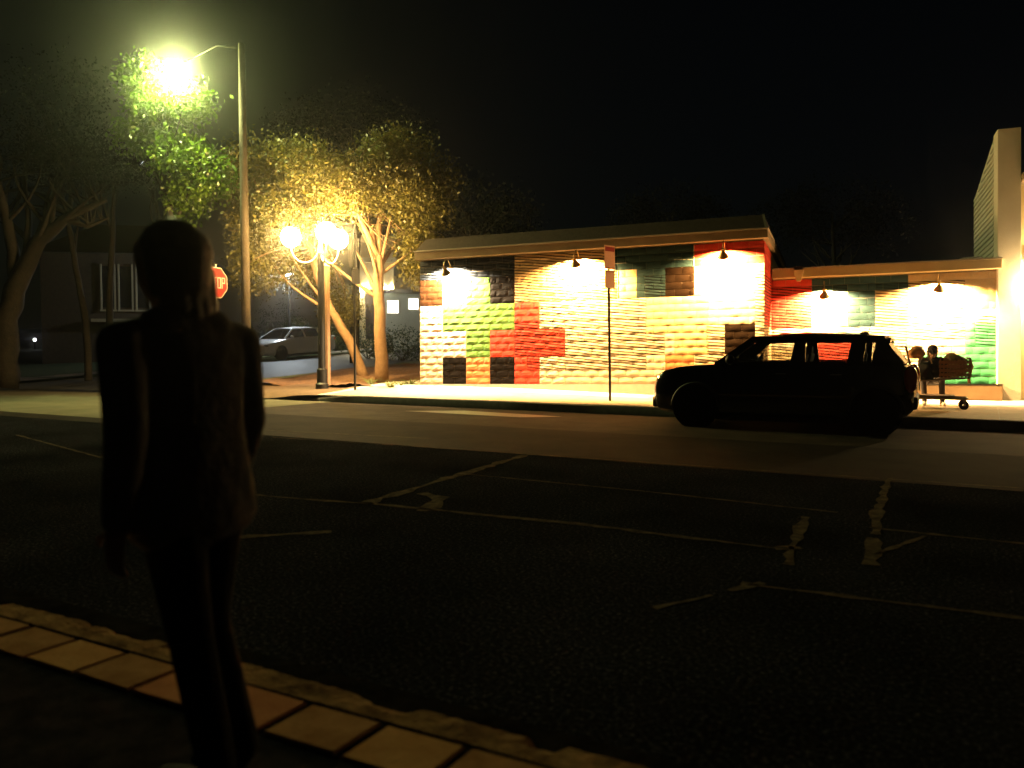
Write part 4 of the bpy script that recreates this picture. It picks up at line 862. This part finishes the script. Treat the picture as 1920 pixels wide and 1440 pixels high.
def head_parts(c, f, up, s, tg):
    c, f, up = Vector(c), Vector(f).normalized(), Vector(up).normalized(); r_ = f.cross(up).normalized(); P = lambda a, b_, z: c + (f * a + r_ * b_ + up * z) * s
    parts = [(P(-.02, 0, .04), .083 * s, P(.02, 0, .045), .078 * s, tg), (P(.03, 0, -.02), .062 * s, P(.045, 0, -.065), .042 * s, tg), (P(.062, 0, -.085), .024 * s, P(.070, 0, -.085), .02 * s, tg),
             (P(.088, 0, .015), .008 * s, P(.108, 0, -.022), .013 * s, tg), (P(.085, -.018, -.055), .009 * s, P(.085, .018, -.055), .009 * s, tg), (P(.078, -.04, .022), .012 * s, P(.082, .04, .022), .012 * s, tg)]
    for q in (-1, 1): parts.append((P(-.01, q * .078, .012), .012 * s, P(-.012, q * .08, -.022), .009 * s, tg)); parts.append((P(.05, q * .04, -.01), .026 * s, P(.055, q * .035, -.03), .024 * s, tg))
    return parts
SKIN = mat('skin', (0.28, 0.16, 0.10), 0.5, (0.33, 0.19, 0.12), 20)
EYE = mat('eye', (0.03, 0.02, 0.015), 0.1)
def person(name, label, loc, rz, parts, mats, head, voxel, s=1.0):
    t = thing(name, label, 'person', loc, rz)
    me = remeshed(parts, voxel)
    for m in mats: me.materials.append(m)
    o = bpy.data.objects.new('body', me); COL.objects.link(o); o.parent = t
    c, f, up = [Vector(v) for v in head]; f.normalize(); up.normalize(); r_ = f.cross(up)
    for q in (-1, 1):
        b = MB(); b.sphere(c + (f * .074 + r_ * q * .031 + up * .008) * s, .011 * s, 10); b.build('eye', EYE, t, smooth=True)
    return t
DARKCL = mat('charcoal_cotton', (0.11, 0.105, 0.10), 0.95, (0.15, 0.145, 0.135), 30, .9, 11, spec=.1); BLKCL = mat('black_cotton', (0.012, 0.012, 0.013), 0.95, (0.018, 0.018, 0.02), 30, .8, 12, spec=.1)
JEAN = mat('dark_denim', (0.03, 0.028, 0.035), 0.9, (0.05, 0.045, 0.055), 40, .3, 150); SHOE = mat('white_shoe', (0.55, 0.5, 0.44), 0.6); HAIR = mat('dark_hair', (0.012, 0.01, 0.008), 0.5, (0.02, 0.016, 0.012), 60, .5, 150)
# ---- passer-by close to the camera, mid-stride (local: +x = walking direction, z up); 1.52 m tall
def walker():
    P = []; A = P.append; G = 0; K = 1; SK = 2; SH = 3          # grey jacket, black trousers, skin, shoe
    for y in (-.10, -.08, -.06, -.04, -.02, 0, .02, .04, .06, .08, .10):                       # jacket
        k = math.sqrt(1 - (y / .17) ** 2) * .98
        A(((.02 * k, y, 1.16), .088 * k + .006, (.012, y, .98), .084 * k + .004, G)); A(((.012, y, .98), .088 * k, (-.005, y * 1.12, .74), .104 * k, G))
    A(((.02, -.145, 1.205), .056, (.02, .145, 1.205), .056, G)); A(((.015, -.08, 1.235), .058, (.015, .08, 1.235), .058, G)); A(((.02, 0, 1.24), .062, (.045, 0, 1.29), .05, G)); A(((.04, 0, 1.27), .045, (.06, 0, 1.33), .042, SK))
    A(((0, -.07, .76), .09, (0, .07, .76), .09, K))
    A(((0, .07, .75), .085, (-.06, .06, .43), .060, K)); A(((-.06, .06, .43), .060, (-.15, .055, .09), .050, K))
    A(((-.15, .055, .05), .042, (.02, .06, .03), .036, SH)); A(((.02, .06, .03), .036, (.05, .06, .03), .028, SH))
    A(((0, -.07, .75), .085, (.0, -.045, .44), .058, K)); A(((.0, -.045, .44), .058, (-.14, -.035, .12), .046, K))
    A(((-.12, -.035, .09), .042, (.02, -.035, .045), .034, SH))
    for y, sw in ((.20, .10), (-.20, -.07)):
        e = Vector((.0 - sw * .6, y + (.035 if y > 0 else -.035), .97)); w = Vector((.06 - sw * .6, y * 1.1, .76))
        A(((.02, y * .93, 1.19), .062, tuple(e), .052, G)); A((tuple(e), .052, tuple(w), .040, G)); hand(P, w - Vector((0, 0, .015)), (.25, 0, -1), (1, 0, .2), (0, -1 if y > 0 else 1, 0), .92, SK, .35)
    P += head_parts((.085, 0, 1.395), (1, 0, -.2), (.2, 0, 1), .93, SK)
    return P
wpos = at(362, 1000, 2.06); wdir = math.atan2(-RT.y, -RT.x)
wk = person('person', 'passer-by in dark clothes walking left, close up on the near pavement', (wpos.x, wpos.y, 0.15), wdir - rad(30), walker(), [DARKCL, BLKCL, SKIN, BLKCL], ((.085, 0, 1.395), (1, 0, -.2), (.2, 0, 1)), .0085, .93)
hp_ = [((.06, 0, 1.450), .084, (.07, 0, 1.453), .080, 0), ((.02, 0, 1.43), .078, (.015, 0, 1.36), .066, 0)]
for q in (-.055, -.03, 0, .03, .055): hp_.append(((.02, q, 1.38), .040, (.0 - .02 * math.cos(q * 20), q * 1.1, 1.27 + abs(q) * .4), .024, 0))
for q in (-1, 1): hp_.append(((.05, q * .06, 1.43), .035, (.035, q * .072, 1.33), .018, 0))
wk.scale = (.93, .93, .93)
me = remeshed(hp_, .006, 3); me.materials.append(HAIR); o = bpy.data.objects.new('hair', me); COL.objects.link(o); o.parent = wk
# ---- person sitting hunched on the ledge behind the cart (local: -y faces the street, origin on the pavement under the seat)
def sitter():
    P = []; A = P.append; K = 0; J = 1; SK = 2; SH = 3; zs_ = .40
    A(((-.09, 0, zs_ + .08), .10, (.09, 0, zs_ + .08), .10, J))
    for x in (-.07, .07): A(((x, -.0, zs_ + .12), .10, (x, -.14, zs_ + .42), .10, K))
    A(((-.16, -.17, zs_ + .46), .065, (.16, -.17, zs_ + .46), .065, K)); A(((0, -.20, zs_ + .48), .055, (0, -.25, zs_ + .56), .045, SK))
    for s, kx, fx in ((-1, -.16, -.13), (1, .15, .17)):
        A(((s * .09, -.02, zs_ + .08), .085, (kx, -.42, zs_ + .09), .062, J)); A(((kx, -.42, zs_ + .09), .060, (fx, -.42, .10), .048, J))
        A(((fx, -.40, .05), .045, (fx + s * .02, -.56, .035), .035, SH))
        e = (kx * 1.35, -.26, zs_ + .22); w = (kx * .8, -.46, zs_ + .20)
        A(((s * .18, -.16, zs_ + .45), .058, e, .046, K)); A((e, .045, w, .034, K)); hand(P, w, (-s * .5, -.8, -.2), (0, 0, 1), (-s, 0, -.3), 1.0, SK)
    P += head_parts((0, -.30, zs_ + .60), (0, -1, -.45), (0, -.45, 1), .95, SK)
    A(((0, -.20, zs_ + .60), .085, (0, -.16, zs_ + .46), .09, K))       # hood down the back
    return P
sx_ = at(1744, 735, 15.95)
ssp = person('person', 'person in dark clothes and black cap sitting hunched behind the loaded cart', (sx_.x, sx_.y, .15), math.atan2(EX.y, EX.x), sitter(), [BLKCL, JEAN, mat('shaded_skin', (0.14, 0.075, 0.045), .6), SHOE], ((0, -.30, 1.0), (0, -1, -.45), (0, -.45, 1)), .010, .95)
me = remeshed([((0, -.30, 1.065), .096, (0, -.25, 1.01), .100, 0), ((0, -.39, 1.035), .03, (0, -.48, .985), .014, 0), ((-.06, -.39, 1.03), .028, (.06, -.39, 1.03), .028, 0), ((-.05, -.45, .995), .014, (.05, -.45, .995), .014, 0)], .009); me.materials.append(BLKCL)
o = bpy.data.objects.new('cap', me); COL.objects.link(o); o.parent = ssp

# ================================================================== LOADED CART
cw_ = gnd(1804, 767, .15); ca = rad(3)
cx, cy = cw_.x, cw_.y
ct = thing('platform_cart', 'metal platform cart with slanted push handle, loaded with bags', 'cart', (cx, cy, .15), ca)
CARTM = mat('cart_steel', (0.10, 0.085, 0.07), 0.4, (0.16, 0.13, 0.10), 20, metal=.8)
m_ = MB()
for y in (-.24, .24): m_.tube([(-.86, y, .20), (.07, y, .20)], .018, 8)
for x in (-.86, -.4, .07): m_.tube([(x, -.24, .20), (x, .24, .20)], .016, 8)
m_.build('chassis', CARTM, ct, smooth='auto')
m_ = MB(); m_.span((-.84, -.23, .215), (-.12, .23, .245)); m_.build('deck', mat('deck_board', (0.12, 0.08, 0.05), .8), ct)
m_ = MB()
for y in (-.22, .22): m_.tube([(-.80, y, .22), (-.84, y, .42), (-.80, y, .52), (-.93, y, 1.12)], .017, 8)
for z, x in ((1.12, -.93), (.75, -.85)): m_.tube([(x, -.22, z), (x, .22, z)], .017, 8)
m_.build('push_handle', CARTM, ct, smooth=True)
m_ = MB()
for y in (-.22, .22): m_.tube([(-.80, y, .50), (.10, y, .56)], .012, 8)
m_.build('basket_rail', CARTM, ct)
for x, y in ((0.02, -.21), (0.02, .21), (-.80, -.21), (-.80, .21)):
    m_ = MB(); m_.lathe([(.03, -.022), (.07, -.026), (.08, -.015), (.08, .015), (.07, .026), (.03, .022)], 18, Matrix.Translation((x, y, .08)) @ Matrix.Rotation(PI / 2, 4, 'X')); w_ = m_.build('caster', TYRE, ct, smooth='auto')
    m_ = MB(); m_.span((x - .012, y - .035, .07), (x + .03, y - .029, .19)); m_.span((x - .012, y + .029, .07), (x + .03, y + .035, .19)); m_.span((x - .02, y - .035, .186), (x + .04, y + .035, .198)); m_.build('fork', CARTM, w_)
def on_cart(x, y, z): return Matrix.Translation((cx, cy, .15)) @ Matrix.Rotation(ca, 4, 'Z') @ Matrix.Translation((x, y, z))
# wicker basket on the front of the cart
bk = thing('wicker_basket', 'brown slatted basket on the front of the cart', 'basket', M=on_cart(-.13, 0, .57))
WICK = mat('wicker', (0.20, 0.085, 0.035), .7, (0.30, 0.14, 0.06), 30)
for y in (-.19, .19):
    for k in range(4): m_ = MB(); m_.span((-.25, y - .008, .02 + k * .075), (.25, y + .008, .075 + k * .075)); m_.build('slat', WICK, bk)
    for k in range(9): m_ = MB(); m_.span((-.245 + k * .058, y - .018, .0), (-.225 + k * .058, y + .018, .33)); m_.build('stake', WICK, bk)
for x in (-.25, .25):
    for k in range(4): m_ = MB(); m_.span((x - .008, -.18, .02 + k * .075), (x + .008, .18, .075 + k * .075)); m_.build('slat', WICK, bk)
m_ = MB(); m_.span((-.25, -.19, -.012), (.25, .19, -.002)); m_.build('bottom', WICK, bk)
def bag(name, label, M, r, m, seed, cat='bag'):
    rr_ = random.Random(seed); bm = bmesh.new(); bmesh.ops.create_icosphere(bm, subdivisions=3, radius=1)
    ph = [rr_.uniform(0, 6) for _ in range(6)]
    for v in bm.verts:
        c = v.co; k = 1 + .12 * math.sin(3 * c.x + ph[0]) * math.sin(4 * c.z + ph[1]) + .08 * math.sin(7 * c.y + ph[2]) * math.sin(6 * c.x + ph[3]) + .05 * math.sin(11 * c.z + ph[4])
        v.co = Vector((c.x * r[0] * k, c.y * r[1] * k, max(-r[2] * .75, c.z * r[2] * k) + r[2] * .75))
    me = bpy.data.meshes.new(name); bm.to_mesh(me); bm.free(); me.materials.append(m)
    for p in me.polygons: p.use_smooth = True
    o = bpy.data.objects.new(name, me); COL.objects.link(o); o.matrix_world = M; return tag(o, label, cat)
bag('canvas_bag', 'orange-brown bag slung at the top of the cart handle', on_cart(-.76, -.02, .90), (.15, .16, .13), mat('orange_canvas', (0.42, 0.18, 0.06), .8, (0.5, 0.24, .09), 12, .3, 50), 1)
bag('dark_bundle', 'dark bundle hanging at the back of the cart load', on_cart(-.60, -.03, .50), (.17, .19, .20), BLKCL, 2, 'bundle')
bag('black_sack', 'black sack heaped in the middle of the cart', on_cart(-.38, 0, .56), (.24, .20, .20), BLKCL, 3, 'sack')
bag('tan_pouch', 'tan pouch low by the cart handle', on_cart(-.74, -.06, .52), (.10, .13, .14), mat('tan_canvas', (0.45, 0.32, 0.14), .8, (0.52, .38, .18), 10, .3, 50), 4)
bag('knotted_cloth', 'heap of brown and tan cloth filling the slatted basket', on_cart(-.14, 0, .60), (.215, .155, .23), mat('mixed_cloth', (0.10, 0.06, 0.03), .9, (0.45, .30, .12), 9, .4, 40), 5, 'cloth')
m_ = MB(); prof = []                                       # pale coat draped over the basket end
for i in range(9):
    s_ = i / 8; prof.append((.06 + .18 * s_ if i < 4 else .135 + .03 * math.sin(s_ * 5), .36 - (0 if i < 3 else (i - 2) * .075)))
vs = []; fs = []
for i, (x, z) in enumerate(prof):
    for j in range(9): y = -.20 + .40 * j / 8; vs.append((x + .012 * math.sin(j * 2.1 + i), y, z + .01 * math.sin(j * 1.7)))
for i in range(8):
    for j in range(8): a = i * 9 + j; fs.append((a, a + 1, a + 10, a + 9))
m_.add(vs, fs); o = m_.build('draped_jacket', mat('pink_tan_cloth', (0.48, 0.25, 0.14), .85, (0.6, .42, .25), 6, .3, 40), None, smooth=True); o.matrix_world = on_cart(0.0, 0, .56); tag(o, 'pinkish tan jacket draped over the front end of the basket', 'jacket')
sd = o.modifiers.new('s', 'SOLIDIFY'); sd.thickness = .02
m_ = MB(); m_.tube([(-.58, -.1, 1.02), (-.47, -.14, .72)], .012, 8); o = m_.build('walking_stick', mat('pale_wood', (0.5, 0.36, 0.2), .6), None, smooth='auto'); o.matrix_world = on_cart(0, 0, 0.02); tag(o, 'pale stick standing slanted in the cart load', 'stick')
wr_ = thing('wire_rack', 'thin wire rack standing upright above the basket', 'rack', M=on_cart(-.33, .05, .86))
m_ = MB(); m_.tube([(-.08, 0, 0), (-.10, 0, .22), (.14, 0, .27), (.14, 0, 0)], .006, 6); m_.build('frame', CARTM, wr_)
m_ = MB(); m_.tube([(-.02, 0, 0), (-.03, 0, .23)], .006, 6); m_.build('upright', CARTM, wr_)

# ================================================================== AIR: thin volume added to imitate lens glow round the lamps
hm = bpy.data.materials.new('lens_glow_haze'); hm.use_nodes = True; hn = hm.node_tree.nodes; hl = hm.node_tree.links
hn.remove(hn['Principled BSDF']); pv = hn.new('ShaderNodeVolumePrincipled'); pv.inputs['Color'].default_value = (.85, .85, .85, 1); pv.inputs['Density'].default_value = 0.0019; pv.inputs['Anisotropy'].default_value = 0.975
hl.new(pv.outputs['Volume'], hn['Material Output'].inputs['Volume'])
m_ = MB(); m_.span((-270, -170, -2), (270, 370, 26)); hz_o = m_.build('glow_haze', hm); hz_o['kind'] = 'stuff'
